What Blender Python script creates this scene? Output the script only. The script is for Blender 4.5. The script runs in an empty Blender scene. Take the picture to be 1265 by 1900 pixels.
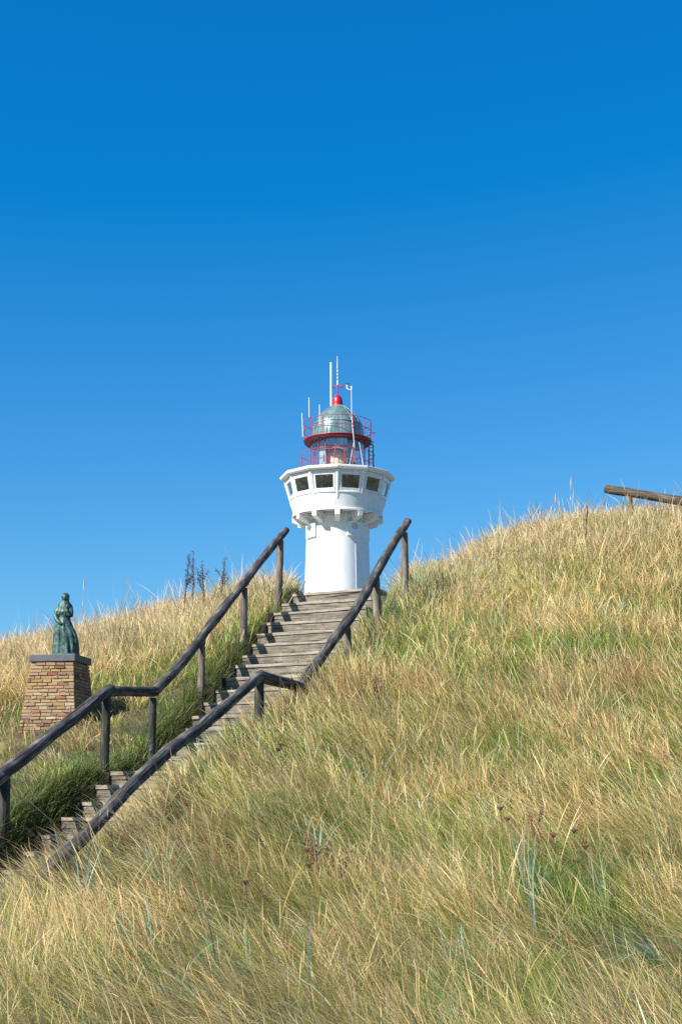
import bpy, math, random
import numpy as np
from mathutils import Vector, Matrix

R = math.radians
random.seed(11)
rng = np.random.default_rng(7)
scene = bpy.context.scene
col = scene.collection

# ------------------------------------------------------------------ camera
FPX, PITCH, CXP, CYP, CAMZ = 2639.0, R(11.9), 632.5, 950.0, 1.6
cam_data = bpy.data.cameras.new("camera")
cam = bpy.data.objects.new("camera", cam_data)
col.objects.link(cam)
cam.location = (0, 0, CAMZ)
cam.rotation_euler = (R(90) + PITCH, 0, 0)
cam_data.sensor_fit = 'VERTICAL'
cam_data.sensor_height = 36.0
cam_data.lens = 36.0 * FPX / 1900.0
cam_data.clip_start = 0.1
cam_data.clip_end = 6000
scene.camera = cam

# ------------------------------------------------------------------ light
SUN_AZ, SUN_EL = R(54), R(40)         # azimuth measured from behind the camera towards its left
S = Vector((-math.sin(SUN_AZ) * math.cos(SUN_EL), -math.cos(SUN_AZ) * math.cos(SUN_EL), math.sin(SUN_EL)))
sun_data = bpy.data.lights.new("sun", 'SUN')
sun_data.energy = 5.0
sun_data.angle = R(0.53)
sun_data.color = (1.0, 0.95, 0.87)
sun = bpy.data.objects.new("sun", sun_data)
sun.rotation_euler = S.to_track_quat('Z', 'Y').to_euler()
sun.location = (-20, -10, 20)
col.objects.link(sun)

world = bpy.data.worlds.new("World")
scene.world = world
world.use_nodes = True
wn = world.node_tree
wn.nodes.clear()
sky = wn.nodes.new('ShaderNodeTexSky')
sky.sky_type = 'NISHITA'
sky.sun_disc = False
sky.sun_elevation = SUN_EL
sky.sun_rotation = math.atan2(S.x, S.y)
sky.altitude = 10
sky.air_density = 1.0
sky.dust_density = 0.25
sky.ozone_density = 2.2
# grade the physical sky towards the deep polarised blue of the photograph, channel by channel
sep = wn.nodes.new('ShaderNodeSeparateColor')
hs = wn.nodes.new('ShaderNodeCombineColor')


def wmath(op, a, *v):
    m = wn.nodes.new('ShaderNodeMath')
    m.operation = op
    wn.links.new(a, m.inputs[0])
    for i, q in enumerate(v):
        m.inputs[i + 1].default_value = q
    return m.outputs[0]


wn.links.new(sky.outputs[0], sep.inputs[0])
wn.links.new(wmath('MAXIMUM', wmath('MULTIPLY_ADD', sep.outputs[0], 0.325, -0.375), 0.012), hs.inputs[0])
wn.links.new(wmath('MULTIPLY', sep.outputs[1], 0.425), hs.inputs[1])
wn.links.new(wmath('MULTIPLY', wmath('POWER', sep.outputs[2], 0.60), 1.152), hs.inputs[2])
bg = wn.nodes.new('ShaderNodeBackground')
bg.inputs['Strength'].default_value = 0.15
wo = wn.nodes.new('ShaderNodeOutputWorld')
wn.links.new(hs.outputs[0], bg.inputs['Color'])
wn.links.new(bg.outputs[0], wo.inputs['Surface'])

scene.view_settings.view_transform = 'Standard'
scene.view_settings.look = 'None'
scene.view_settings.exposure = 0.8
scene.cycles.use_denoising = False
scene.cycles.use_adaptive_sampling = False
scene.cycles.sample_clamp_indirect = 3.0
scene.cycles.sample_clamp_direct = 6.0
scene.cycles.caustics_reflective = False
scene.cycles.caustics_refractive = False
scene.view_settings.gamma = 1.0
scene.cycles.max_bounces = 6
scene.cycles.transparent_max_bounces = 12
scene.cycles.diffuse_bounces = 3


def at(px, py, Y):
    """point in the world that stands at depth Y on the line of sight through a photo pixel"""
    dx = (px - CXP) / FPX
    v = (CYP - py) / FPX
    dy = math.cos(PITCH) - v * math.sin(PITCH)
    dz = math.sin(PITCH) + v * math.cos(PITCH)
    return Vector((dx / dy * Y, Y, CAMZ + dz / dy * Y))


TAN = math.tan(R(18))


def online(px, py, P0):
    m = at(px, py, 1).x
    return at(px, py, (P0[0] - TAN * P0[1]) / (m - TAN))


# ------------------------------------------------------------------ materials
def mat(name, build):
    m = bpy.data.materials.new(name)
    m.use_nodes = True
    nt = m.node_tree
    nt.nodes.clear()
    out = nt.nodes.new('ShaderNodeOutputMaterial')
    b = nt.nodes.new('ShaderNodeBsdfPrincipled')
    nt.links.new(b.outputs[0], out.inputs['Surface'])
    build(nt, b, out)
    return m


def N(nt, t, **kw):
    n = nt.nodes.new(t)
    for k, v in kw.items():
        if k in n.inputs:
            n.inputs[k].default_value = v
        else:
            setattr(n, k, v)
    return n


def ramp(nt, fac, stops):
    r = nt.nodes.new('ShaderNodeValToRGB')
    while len(r.color_ramp.elements) < len(stops):
        r.color_ramp.elements.new(0.5)
    for e, (p, c) in zip(r.color_ramp.elements, stops):
        e.position = p
        e.color = (*c, 1)
    nt.links.new(fac, r.inputs[0])
    return r.outputs[0]


def bump(nt, b, h, strength=0.4, dist=0.01):
    bp = N(nt, 'ShaderNodeBump', Strength=strength, Distance=dist)
    nt.links.new(h, bp.inputs['Height'])
    nt.links.new(bp.outputs[0], b.inputs['Normal'])


def coords(nt, kind='Object', scale=(1, 1, 1)):
    tc = nt.nodes.new('ShaderNodeTexCoord')
    mp = N(nt, 'ShaderNodeMapping')
    mp.inputs['Scale'].default_value = scale
    nt.links.new(tc.outputs[kind], mp.inputs['Vector'])
    return mp.outputs[0]


def mixc(nt, fac, a, b, mode='MIX'):
    m = nt.nodes.new('ShaderNodeMix')
    m.data_type = 'RGBA'
    m.blend_type = mode
    for s, v in ((m.inputs[0], fac), (m.inputs[6], a), (m.inputs[7], b)):
        if hasattr(v, 'is_linked'):
            nt.links.new(v, s)
        else:
            s.default_value = v if not isinstance(v, tuple) else (*v, 1)
    return m.outputs[2]


def wood(name, dark, mid, light, rough=0.85, knots=(0.03, 0.02, 0.018), bias=0.0, dirt=None):
    def b_(nt, b, out):
        v = coords(nt, 'UV', (1, 1, 1))
        m1 = N(nt, 'ShaderNodeMapping'); m1.inputs['Scale'].default_value = (60, 2.2, 1)
        m2 = N(nt, 'ShaderNodeMapping'); m2.inputs['Scale'].default_value = (12, 3.0, 1)
        m3 = N(nt, 'ShaderNodeMapping'); m3.inputs['Scale'].default_value = (34, 0.9, 1)
        for m in (m1, m2, m3):
            nt.links.new(v, m.inputs['Vector'])
        n1 = N(nt, 'ShaderNodeTexNoise', Scale=1.0, Detail=6.0, Roughness=0.65)
        n2 = N(nt, 'ShaderNodeTexNoise', Scale=1.0, Detail=5.0, Roughness=0.6)
        n3 = N(nt, 'ShaderNodeTexNoise', Scale=1.0, Detail=3.0, Roughness=0.5)
        for m, n in ((m1, n1), (m2, n2), (m3, n3)):
            nt.links.new(m.outputs[0], n.inputs['Vector'])
        a = N(nt, 'ShaderNodeMath', operation='MULTIPLY_ADD')
        nt.links.new(n1.outputs[0], a.inputs[0]); a.inputs[1].default_value = 0.5
        h = N(nt, 'ShaderNodeMath', operation='MULTIPLY_ADD')
        nt.links.new(n2.outputs[0], h.inputs[0]); h.inputs[1].default_value = 0.5; h.inputs[2].default_value = bias
        nt.links.new(h.outputs[0], a.inputs[2])
        c = ramp(nt, a.outputs[0], [(0.36, dark), (0.5, mid), (0.64, light)])
        crack = ramp(nt, n3.outputs[0], [(0.34, (0, 0, 0)), (0.40, (1, 1, 1))])
        c2 = mixc(nt, crack, knots, c)
        if dirt:
            ov = coords(nt, 'Object', (1, 1, 2.5))
            nd = N(nt, 'ShaderNodeTexNoise', Scale=4.5, Detail=8.0, Roughness=0.7)
            ns = N(nt, 'ShaderNodeTexNoise', Scale=9.0, Detail=8.0, Roughness=0.75)
            nt.links.new(ov, nd.inputs['Vector']); nt.links.new(ov, ns.inputs['Vector'])
            c2 = mixc(nt, ramp(nt, nd.outputs[0], [(0.50, (0, 0, 0)), (0.60, (.8, .8, .8))]), c2, dirt[0])
            c2 = mixc(nt, ramp(nt, ns.outputs[0], [(0.54, (0, 0, 0)), (0.64, (.75, .75, .75))]), c2, dirt[1])
        nt.links.new(c2, b.inputs['Base Color'])
        b.inputs['Roughness'].default_value = rough
        b.inputs['Specular IOR Level'].default_value = 0.15
        mh = N(nt, 'ShaderNodeMath', operation='MULTIPLY')
        nt.links.new(a.outputs[0], mh.inputs[0]); nt.links.new(crack, mh.inputs[1])
        bump(nt, b, mh.outputs[0], 0.9, 0.025)
    return mat(name, b_)


M = {}
M['rail'] = wood('weathered dark rail timber', (0.020, 0.019, 0.0185), (0.078, 0.072, 0.067), (0.30, 0.27, 0.24), bias=-0.01)
M['post'] = wood('weathered post timber', (0.06, 0.05, 0.04), (0.17, 0.145, 0.12), (0.34, 0.29, 0.23))
M['post_dark'] = wood('algae dark post timber', (0.022, 0.023, 0.02), (0.055, 0.056, 0.05), (0.17, 0.16, 0.135))  # darker tone for some of the lower posts
M['log_brown'] = wood('brown fence log', (0.03, 0.023, 0.018), (0.085, 0.066, 0.05), (0.21, 0.165, 0.12))
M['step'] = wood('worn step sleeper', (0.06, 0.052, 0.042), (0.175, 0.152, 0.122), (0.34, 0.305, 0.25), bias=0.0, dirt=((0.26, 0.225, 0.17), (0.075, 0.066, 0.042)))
M['step_top'] = wood('pale step nosing', (0.14, 0.115, 0.09), (0.30, 0.255, 0.20), (0.46, 0.41, 0.34), bias=0.02, dirt=((0.36, 0.31, 0.235), (0.11, 0.10, 0.06)))  # paler than the riser: the sunlit upper edge is put into the colour
M['block'] = wood('creosote sleeper end with shade tone', (0.010, 0.008, 0.007), (0.025, 0.02, 0.016), (0.07, 0.055, 0.042))  # creosote wood, darkened further to put the step ends' shade in the colour


def plain(name, c, rough=0.5, metal=0.0, var=0.12, scale=6.0, bumpy=0.0):
    def b_(nt, b, out):
        v = coords(nt, 'Object')
        n = N(nt, 'ShaderNodeTexNoise', Scale=scale, Detail=6.0, Roughness=0.6)
        nt.links.new(v, n.inputs['Vector'])
        lo = tuple(x * (1 - var) for x in c); hi = tuple(min(1, x * (1 + var)) for x in c)
        nt.links.new(ramp(nt, n.outputs[0], [(0.3, lo), (0.7, hi)]), b.inputs['Base Color'])
        b.inputs['Roughness'].default_value = rough
        b.inputs['Metallic'].default_value = metal
        if bumpy:
            bump(nt, b, n.outputs[0], bumpy, 0.01)
    return mat(name, b_)


def white_b(nt, b, out):
    v = coords(nt, 'Object', (1, 1, 0.12))
    n = N(nt, 'ShaderNodeTexNoise', Scale=3.5, Detail=6.0, Roughness=0.65)
    nt.links.new(v, n.inputs['Vector'])
    v2 = coords(nt, 'Object')
    n2 = N(nt, 'ShaderNodeTexNoise', Scale=1.1, Detail=4.0, Roughness=0.6)
    nt.links.new(v2, n2.inputs['Vector'])
    c1 = ramp(nt, n.outputs[0], [(0.28, (0.70, 0.70, 0.69)), (0.48, (0.80, 0.80, 0.79))])
    c2 = ramp(nt, n2.outputs[0], [(0.3, (0.93, 0.93, 0.92)), (0.5, (1, 1, 1))])
    nt.links.new(mixc(nt, 1.0, c1, c2, 'MULTIPLY'), b.inputs['Base Color'])
    b.inputs['Roughness'].default_value = 0.55
    bump(nt, b, n2.outputs[0], 0.05, 0.02)


M['white'] = mat('white masonry paint', white_b)
M['white_trim'] = plain('white painted trim', (0.80, 0.80, 0.80), 0.4, 0, 0.04, 3)
M['under'] = plain('white painted soffit', (0.74, 0.74, 0.74), 0.7, 0, 0.06, 4)
M['red'] = plain('red lacquer', (0.44, 0.008, 0.028), 0.35, 0, 0.15, 5)
M['darkred'] = plain('dark red gallery paint', (0.11, 0.008, 0.02), 0.4, 0, 0.2, 5)
M['navy'] = plain('dark ladder steel', (0.03, 0.02, 0.035), 0.5, 0, 0.2, 5)
M['antenna'] = plain('white fibreglass antenna', (0.75, 0.77, 0.76), 0.4, 0, 0.03, 3)
M['grey_metal'] = plain('grey mast metal', (0.33, 0.33, 0.34), 0.45, 0.4, 0.1, 8)
M['brass'] = plain('verdigris pole', (0.30, 0.36, 0.22), 0.6, 0, 0.3, 12)
M['lens'] = plain('peach lens curtain', (0.85, 0.60, 0.43), 0.6, 0, 0.1, 2)
M['drape'] = plain('blue grey drape', (0.34, 0.37, 0.42), 0.6, 0, 0.35, 2)
M['interior'] = plain('dim interior', (0.10, 0.10, 0.10), 0.8, 0, 0.3, 2)
M['soil'] = plain('sandy soil', (0.16, 0.125, 0.08), 0.95, 0, 0.3, 9, 0.5)


def glass_b(tint, mixv, rough=0.03, base=0.0):
    def b_(nt, b, out):
        nt.nodes.remove(b)
        tr = N(nt, 'ShaderNodeBsdfTransparent'); tr.inputs['Color'].default_value = (*tint, 1)
        gl = N(nt, 'ShaderNodeBsdfGlossy'); gl.inputs['Color'].default_value = (0.9, 0.95, 1, 1); gl.inputs['Roughness'].default_value = rough
        lw = N(nt, 'ShaderNodeLayerWeight', Blend=mixv)
        ad = N(nt, 'ShaderNodeMath', operation='ADD'); ad.inputs[1].default_value = base; ad.use_clamp = True
        nt.links.new(lw.outputs['Facing'], ad.inputs[0])
        mx = N(nt, 'ShaderNodeMixShader')
        nt.links.new(ad.outputs[0], mx.inputs[0])
        nt.links.new(tr.outputs[0], mx.inputs[1]); nt.links.new(gl.outputs[0], mx.inputs[2])
        nt.links.new(mx.outputs[0], out.inputs['Surface'])
    return b_


M['pane'] = mat('dim window glass', glass_b((0.84, 0.86, 0.86), 0.06, 0.05, 0.09))
M['lantern_glass'] = mat('lantern glass', glass_b((0.93, 0.96, 0.97), 0.18, 0.03, 0.06))


def dome_b(nt, b, out):
    v = coords(nt, 'Object', (1, 1, 0.35))
    n = N(nt, 'ShaderNodeTexNoise', Scale=2.2, Detail=5.0, Roughness=0.6)
    nt.links.new(v, n.inputs['Vector'])
    nt.links.new(ramp(nt, n.outputs[0], [(0.3, (0.10, 0.19, 0.185)), (0.52, (0.19, 0.30, 0.285)), (0.7, (0.36, 0.47, 0.44))]), b.inputs['Base Color'])
    b.inputs['Roughness'].default_value = 0.3
    b.inputs['Metallic'].default_value = 0.25
    b.inputs['Alpha'].default_value = 0.72


M['dome'] = mat('pale green dome glazing', dome_b)


def bronze_b(nt, b, out):
    v = coords(nt, 'Object')
    n = N(nt, 'ShaderNodeTexNoise', Scale=16.0, Detail=7.0, Roughness=0.65)
    nt.links.new(v, n.inputs['Vector'])
    nt.links.new(ramp(nt, n.outputs[0], [(0.34, (0.012, 0.028, 0.025)), (0.5, (0.042, 0.095, 0.083)), (0.66, (0.14, 0.23, 0.195))]), b.inputs['Base Color'])
    b.inputs['Roughness'].default_value = 0.5
    b.inputs['Metallic'].default_value = 0.25
    bump(nt, b, n.outputs[0], 0.5, 0.01)


M['bronze'] = mat('green patina bronze', bronze_b)
M['capstone'] = plain('blue grey capstone', (0.085, 0.092, 0.108), 0.6, 0, 0.2, 14, 0.2)
M['mortar'] = plain('grey mortar', (0.27, 0.22, 0.17), 0.95, 0, 0.2, 30, 0.3)


def attr_b(rough=0.8, noise=0.25, scale=60.0, transl=0.0, spec=0.3):
    def b_(nt, b, out):
        a = N(nt, 'ShaderNodeVertexColor'); a.layer_name = 'col'
        c = a.outputs[0]
        if noise:
            v = coords(nt, 'Object')
            n = N(nt, 'ShaderNodeTexNoise', Scale=scale, Detail=4.0, Roughness=0.6)
            nt.links.new(v, n.inputs['Vector'])
            f = ramp(nt, n.outputs[0], [(0.3, (1 - noise,) * 3), (0.7, (1, 1, 1))])
            c = mixc(nt, 1.0, c, f, 'MULTIPLY')
            bump(nt, b, n.outputs[0], 0.5, 0.006)
        nt.links.new(c, b.inputs['Base Color'])
        b.inputs['Roughness'].default_value = rough
        b.inputs['Specular IOR Level'].default_value = spec
        if transl:
            tl = N(nt, 'ShaderNodeBsdfTranslucent')
            nt.links.new(c, tl.inputs['Color'])
            mx = N(nt, 'ShaderNodeMixShader'); mx.inputs[0].default_value = transl
            nt.links.new(b.outputs[0], mx.inputs[1]); nt.links.new(tl.outputs[0], mx.inputs[2])
            nt.links.new(mx.outputs[0], out.inputs['Surface'])
    return b_


M['brick'] = mat('thin mixed bricks', attr_b(0.9, 0.35, 70.0))
M['grass'] = mat('grass blades', attr_b(0.6, 0.0, 1, 0.38, 0.3))
M['leaf'] = mat('leaves', attr_b(0.6, 0.0, 1, 0.25, 0.3))


def ground_b(nt, b, out):
    v = coords(nt, 'Object')
    n = N(nt, 'ShaderNodeTexNoise', Scale=1.3, Detail=8.0, Roughness=0.65)
    n2 = N(nt, 'ShaderNodeTexNoise', Scale=28.0, Detail=6.0, Roughness=0.7)
    for x in (n, n2):
        nt.links.new(v, x.inputs['Vector'])
    c1 = ramp(nt, n.outputs[0], [(0.35, (0.05, 0.065, 0.02)), (0.5, (0.10, 0.095, 0.04)), (0.66, (0.20, 0.16, 0.09))])
    c2 = ramp(nt, n2.outputs[0], [(0.3, (0.45, 0.45, 0.45)), (0.7, (1, 1, 1))])
    nt.links.new(mixc(nt, 1.0, c1, c2, 'MULTIPLY'), b.inputs['Base Color'])
    b.inputs['Roughness'].default_value = 0.95
    bump(nt, b, n2.outputs[0], 0.7, 0.05)


M['ground'] = mat('dune ground', ground_b)


# ------------------------------------------------------------------ object helpers
def tag(o, label=None, cat=None, group=None, kind=None):
    if label: o['label'] = label
    if cat: o['category'] = cat
    if group: o['group'] = group
    if kind: o['kind'] = kind
    return o


def empty(name, loc, label, cat, group=None, rz=0):
    o = bpy.data.objects.new(name, None)
    col.objects.link(o)
    o.empty_display_size = 0.2
    o.location = loc
    o.rotation_euler = (0, 0, rz)
    return tag(o, label, cat, group)


class MB:
    def __init__(s):
        s.v, s.f, s.uv, s.c, s.sm, s.mi = [], [], [], [], [], []
        s.colour = (1, 1, 1)

    def add(s, vs, fs, uvs=None, smooth=False, mi=0):
        n = len(s.v)
        s.v += [tuple(v) for v in vs]
        s.c += [s.colour] * len(vs)
        for i, f in enumerate(fs):
            s.f.append([n + k for k in f])
            if uvs is not None:
                s.uv.append(uvs[i])
            else:
                s.uv.append([(vs[k][0] + vs[k][1] * 0.5, vs[k][2]) for k in f])
            s.sm.append(smooth); s.mi.append(mi)

    def tube(s, pts, rad, n=10, caps=True, smooth=True, off=0.0, jit=0.0, mi=0):
        pts = [Vector(p) for p in pts]
        m = len(pts)
        if not hasattr(rad, '__len__'): rad = [rad] * m
        T = []
        for i in range(m):
            a = pts[max(0, i - 1)]; b = pts[min(m - 1, i + 1)]
            T.append((b - a).normalized())
        ref = Vector((0, 0, 1)) if abs(T[0].z) < 0.9 else Vector((0, 1, 0))
        X = T[0].cross(ref).normalized()
        vs, L = [], [0]
        for i in range(1, m): L.append(L[-1] + (pts[i] - pts[i - 1]).length)
        ph = [random.random() * 6.28 for _ in range(3)]
        for i in range(m):
            X = (X - T[i] * X.dot(T[i])).normalized()
            Y = T[i].cross(X)
            for k in range(n):
                a = 2 * math.pi * k / n
                r = rad[i] * (1 + jit * (0.5 * math.sin(2 * a + ph[0]) + 0.3 * math.sin(3 * a + ph[1] + L[i]) + 0.6 * (random.random() - 0.5)))
                vs.append(pts[i] + (X * math.cos(a) + Y * math.sin(a)) * r)
        fs, uvs = [], []
        for i in range(m - 1):
            for k in range(n):
                k2 = (k + 1) % n
                fs.append((i * n + k, i * n + k2, (i + 1) * n + k2, (i + 1) * n + k))
                w = 2 * math.pi * max(rad) / n
                u0, u1 = k * w + off, (k + 1) * w + off
                uvs.append([(u0, L[i] + off), (u1, L[i] + off), (u1, L[i + 1] + off), (u0, L[i + 1] + off)])
        s.add(vs, fs, uvs, smooth, mi)
        if caps:
            for i, o in ((0, -1), (m - 1, 1)):
                ring = vs[i * n:(i + 1) * n]
                if rad[i] < 1e-4: continue
                fs = [tuple(range(n)) if o > 0 else tuple(reversed(range(n)))]
                s.add(ring, fs, [[((v - pts[i]).x + off + 3, (v - pts[i]).z * 0.2 + off) for v in (ring if o > 0 else ring[::-1])]], False, mi)
        return s

    def lathe(s, prof, n=48, c=(0, 0, 0), smooth=True, close=False, a0=0.0, arc=2 * math.pi, flat=False, mi=0):
        vs = []
        full = abs(arc - 2 * math.pi) < 1e-6
        nn = n if full else n + 1
        for (r, z) in prof:
            for k in range(nn):
                a = a0 + arc * k / n
                vs.append((c[0] + r * math.cos(a), c[1] + r * math.sin(a), c[2] + z))
        fs = []
        P = len(prof)
        for i in range(P if close else P - 1):
            i2 = (i + 1) % P
            for k in range(n):
                k2 = (k + 1) % nn
                fs.append((i * nn + k, i * nn + k2, i2 * nn + k2, i2 * nn + k))
        s.add(vs, fs, None, smooth, mi)
        return s

    def hexa(s, p, mi=0):
        """8 corners: bottom 0-3 counter-clockwise, top 4-7"""
        p = [Vector(q) for q in p]
        fs = [(3, 2, 1, 0), (4, 5, 6, 7), (0, 1, 5, 4), (1, 2, 6, 5), (2, 3, 7, 6), (3, 0, 4, 7)]
        uvs = []
        o = random.random() * 7
        for f in fs:
            a, b, c_, d = [p[i] for i in f]
            l1, l2 = (b - a).length, (d - a).length
            if l1 > l2:  # v runs along the longest side
                uvs.append([(o, o), (o, o + l1), (o + l2, o + l1), (o + l2, o)])
            else:
                uvs.append([(o, o), (o + l1, o), (o + l1, o + l2), (o, o + l2)])
        s.add(p, fs, uvs, False, mi)
        return s

    def box(s, c, size, ax=None, mi=0):
        c = Vector(c)
        X, Y, Z = ax if ax else (Vector((1, 0, 0)), Vector((0, 1, 0)), Vector((0, 0, 1)))
        a, b, d = size[0] / 2, size[1] / 2, size[2] / 2
        p = []
        for z in (-d, d):
            for (x, y) in ((-a, -b), (a, -b), (a, b), (-a, b)):
                p.append(c + X * x + Y * y + Z * z)
        return s.hexa(p, mi)

    def build(s, name, material, parent=None, loc=None, bevel=0, colours=False):
        me = bpy.data.meshes.new(name)
        me.from_pydata(s.v, [], s.f)
        uvl = me.uv_layers.new(name='UVMap')
        flat = [c for poly in s.uv for uv in poly for c in uv]
        uvl.data.foreach_set('uv', flat)
        me.polygons.foreach_set('use_smooth', s.sm)
        mats = material if isinstance(material, (list, tuple)) else [material]
        for m in mats: me.materials.append(m)
        me.polygons.foreach_set('material_index', s.mi)
        if colours:
            ca = me.color_attributes.new('col', 'FLOAT_COLOR', 'POINT')
            ca.data.foreach_set('color', [x for c in s.c for x in (*c, 1.0)])
        o = bpy.data.objects.new(name, me)
        col.objects.link(o)
        if parent: o.parent = parent
        if loc is not None: o.location = loc
        if bevel:
            bv = o.modifiers.new('bevel', 'BEVEL'); bv.width = bevel; bv.segments = 2; bv.limit_method = 'ANGLE'
        return o


def np_mesh(name, verts, quads, colours, material, smooth=True):
    me = bpy.data.meshes.new(name)
    nv, nf = len(verts), len(quads)
    me.vertices.add(nv)
    me.vertices.foreach_set('co', verts.astype(np.float32).ravel())
    me.loops.add(nf * 4)
    me.loops.foreach_set('vertex_index', quads.astype(np.int32).ravel())
    me.polygons.add(nf)
    me.polygons.foreach_set('loop_start', np.arange(0, nf * 4, 4, dtype=np.int32))
    me.polygons.foreach_set('use_smooth', np.full(nf, smooth))
    if colours is not None:
        ca = me.color_attributes.new('col', 'FLOAT_COLOR', 'POINT')
        c4 = np.ones((nv, 4), np.float32); c4[:, :3] = colours
        ca.data.foreach_set('color', c4.ravel())
    me.materials.append(material)
    me.update(calc_edges=True)
    o = bpy.data.objects.new(name, me)
    col.objects.link(o)
    return o


# ------------------------------------------------------------------ stair frame
LT = at(531, 982, 22)
RT = at(756, 966, 21.06)
O2 = np.array([LT.x + TAN * (17.5 - 22), 17.5])           # s = 0 on the left rail line
HD = np.array([math.sin(R(18)), math.cos(R(18))])
CD = np.array([math.cos(R(28)), -math.sin(R(28))])
MI = np.linalg.inv(np.array([[HD[0], CD[0]], [HD[1], CD[1]]]))


def st(x, y):
    dx, dy = x - O2[0], y - O2[1]
    return MI[0, 0] * dx + MI[0, 1] * dy, MI[1, 0] * dx + MI[1, 1] * dy


def xy(s, t):
    p = O2 + HD * s + CD * t
    return float(p[0]), float(p[1])


FS = [-9.0, -6.0, -1.27, 0.0, 4.73, 5.6, 9.0]
FZ = [0.0, 0.0, 2.03, 2.05, 4.86, 4.90, 4.90]
FZ[1] = 2.03 - 0.445 * 4.73
FZ[0] = -0.3


def floor_z(s): return np.interp(s, FS, FZ)


# ------------------------------------------------------------------ terrain
CP = []


def cp(px, py, Y, gh):
    p = at(px, py, Y)
    CP.append((p.x, Y, p.z - gh))


# foreground and right hand slope (pixel of the grass tops, depth, grass height)
for Y, py in ((7.5, 1900), (9.0, 1785), (10.5, 1662), (12, 1545), (14, 1405), (16, 1290), (18, 1195), (20, 1120)):
    for px, d in ((700, 0), (950, -12), (1265, -25)):
        cp(px, py + d, Y, 0.36)
for px, py, Y in ((300, 1880, 7.5), (0, 1870, 7.2), (330, 1740, 9), (0, 1740, 8.8), (40, 1655, 10.0), (180, 1590, 10.8), (420, 1620, 10.8),
                  (300, 1462, 12.3), (420, 1380, 13.5), (500, 1335, 14.4), (580, 1290, 15.6), (650, 1215, 17.3), (700, 1150, 18.9),
                  (760, 1085, 20.9), (850, 1045, 22.3), (930, 1000, 22.8), (1000, 965, 23.2), (1120, 945, 23.4), (1265, 930, 23.6)):
    cp(px, py, Y, 0.36)
# left hand bank
for px, py, Y, gh in ((0, 1440, 15.6, .12), (0, 1560, 13.6, .15), (100, 1400, 16.8, .12), (100, 1352, 18.3, .03), (180, 1345, 18.4, .05), (200, 1415, 16.5, .08),
                      (290, 1372, 17.4, .12), (0, 1340, 18.6, .2), (300, 1210, 20.6, .25), (370, 1278, 18.9, .1), (0, 1235, 21.5, .3), (452, 1185, 20.4, .12),
                      (400, 1160, 21.2, .3), (0, 1172, 24.0, .5), (100, 1158, 24.0, .5), (200, 1140, 24, .5), (330, 1098, 23.8, .52), (450, 1078, 23.6, .45),
                      (520, 1100, 22.6, .12), (-250, 1230, 23, .3), (-250, 1420, 17, .2)):
    cp(px, py, Y, gh)
for x in (-11, -7, -3, 1, 5, 9):
    CP.append((x, 4.5, 0.0)); CP.append((x, 6.0, 0.03))
for x, z in ((-9, 4.0), (-5, 4.3), (-1.5, 4.9), (0.6, 4.85), (2, 5.1), (5, 5.9), (9, 6.0)):
    CP.append((x, 26.5, z)); CP.append((x, 29.5, z - 0.1))
CP = np.array(CP)


def tps_fit(P, lam=0.02):
    n = len(P)
    d = np.hypot(P[:, None, 0] - P[None, :, 0], P[:, None, 1] - P[None, :, 1])
    K = np.where(d > 0, d * d * np.log(d + 1e-9), 0) + lam * np.eye(n)
    A = np.zeros((n + 3, n + 3)); A[:n, :n] = K
    Q = np.column_stack([np.ones(n), P[:, 0], P[:, 1]])
    A[:n, n:] = Q; A[n:, :n] = Q.T
    return np.linalg.solve(A, np.concatenate([P[:, 2], [0, 0, 0]]))


W = tps_fit(CP, 0.05)


def sstep(a, b, x):
    t = np.clip((x - a) / (b - a), 0, 1)
    return t * t * (3 - 2 * t)


def vnoise(x, y, scale, seed=0):
    r = np.random.default_rng(seed).random((256, 256))
    u, v = x / scale + 100.3, y / scale + 57.7
    i, j = np.floor(u).astype(int), np.floor(v).astype(int)
    fu, fv = u - i, v - j
    fu = fu * fu * (3 - 2 * fu); fv = fv * fv * (3 - 2 * fv)
    g = lambda a, b: r[a % 256, b % 256]
    return (g(i, j) * (1 - fu) + g(i + 1, j) * fu) * (1 - fv) + (g(i, j + 1) * (1 - fu) + g(i + 1, j + 1) * fu) * fv


def terrain(x, y):
    x = np.asarray(x, float); y = np.asarray(y, float)
    sh = x.shape
    x = x.ravel(); y = y.ravel()
    xc = np.clip(x, -9, 9); yc = np.clip(y, 4.5, 29.5)
    z = W[-3] + W[-2] * xc + W[-1] * yc
    for k in range(len(CP)):
        d = np.hypot(xc - CP[k, 0], yc - CP[k, 1]) + 1e-9
        z += W[k] * d * d * np.log(d)
    far = 4.4 * sstep(6, 24, y)
    # the ridge behind swells gently out to the lighthouse and beyond
    far = far + 0.8 * (vnoise(x, y, 14.0, 3) - 0.5) * sstep(30, 45, y)
    out = np.maximum(sstep(8.5, 16, np.abs(x)), np.maximum(sstep(29, 40, y), 1 - sstep(3, 5.5, y)))
    z = z * (1 - out) + far * out
    z += 0.10 * (vnoise(x, y, 1.3, 5) - 0.5) * sstep(7, 9, y) + 0.05 * (vnoise(x, y, 0.45, 6) - 0.5) * sstep(7, 9, y)
    s, t = st(x, y)
    fz = floor_z(s) - 0.30
    inside = sstep(-0.12, 0.20, t) * (1 - sstep(1.68, 2.02, t)) * sstep(-7.5, -6.5, s) * (1 - sstep(5.3, 6.6, s))
    z = z * (1 - inside) + np.minimum(fz, z + 0.6) * inside
    gap = sstep(-.85, -.55, x) * (1 - sstep(.75, 1.1, x)) * sstep(5.0, 5.5, s) * (1 - sstep(30, 38, y))
    z = z * (1 - gap) + np.minimum(z, 4.55) * gap
    # shelf under the pedestal
    return z.reshape(sh)


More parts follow.
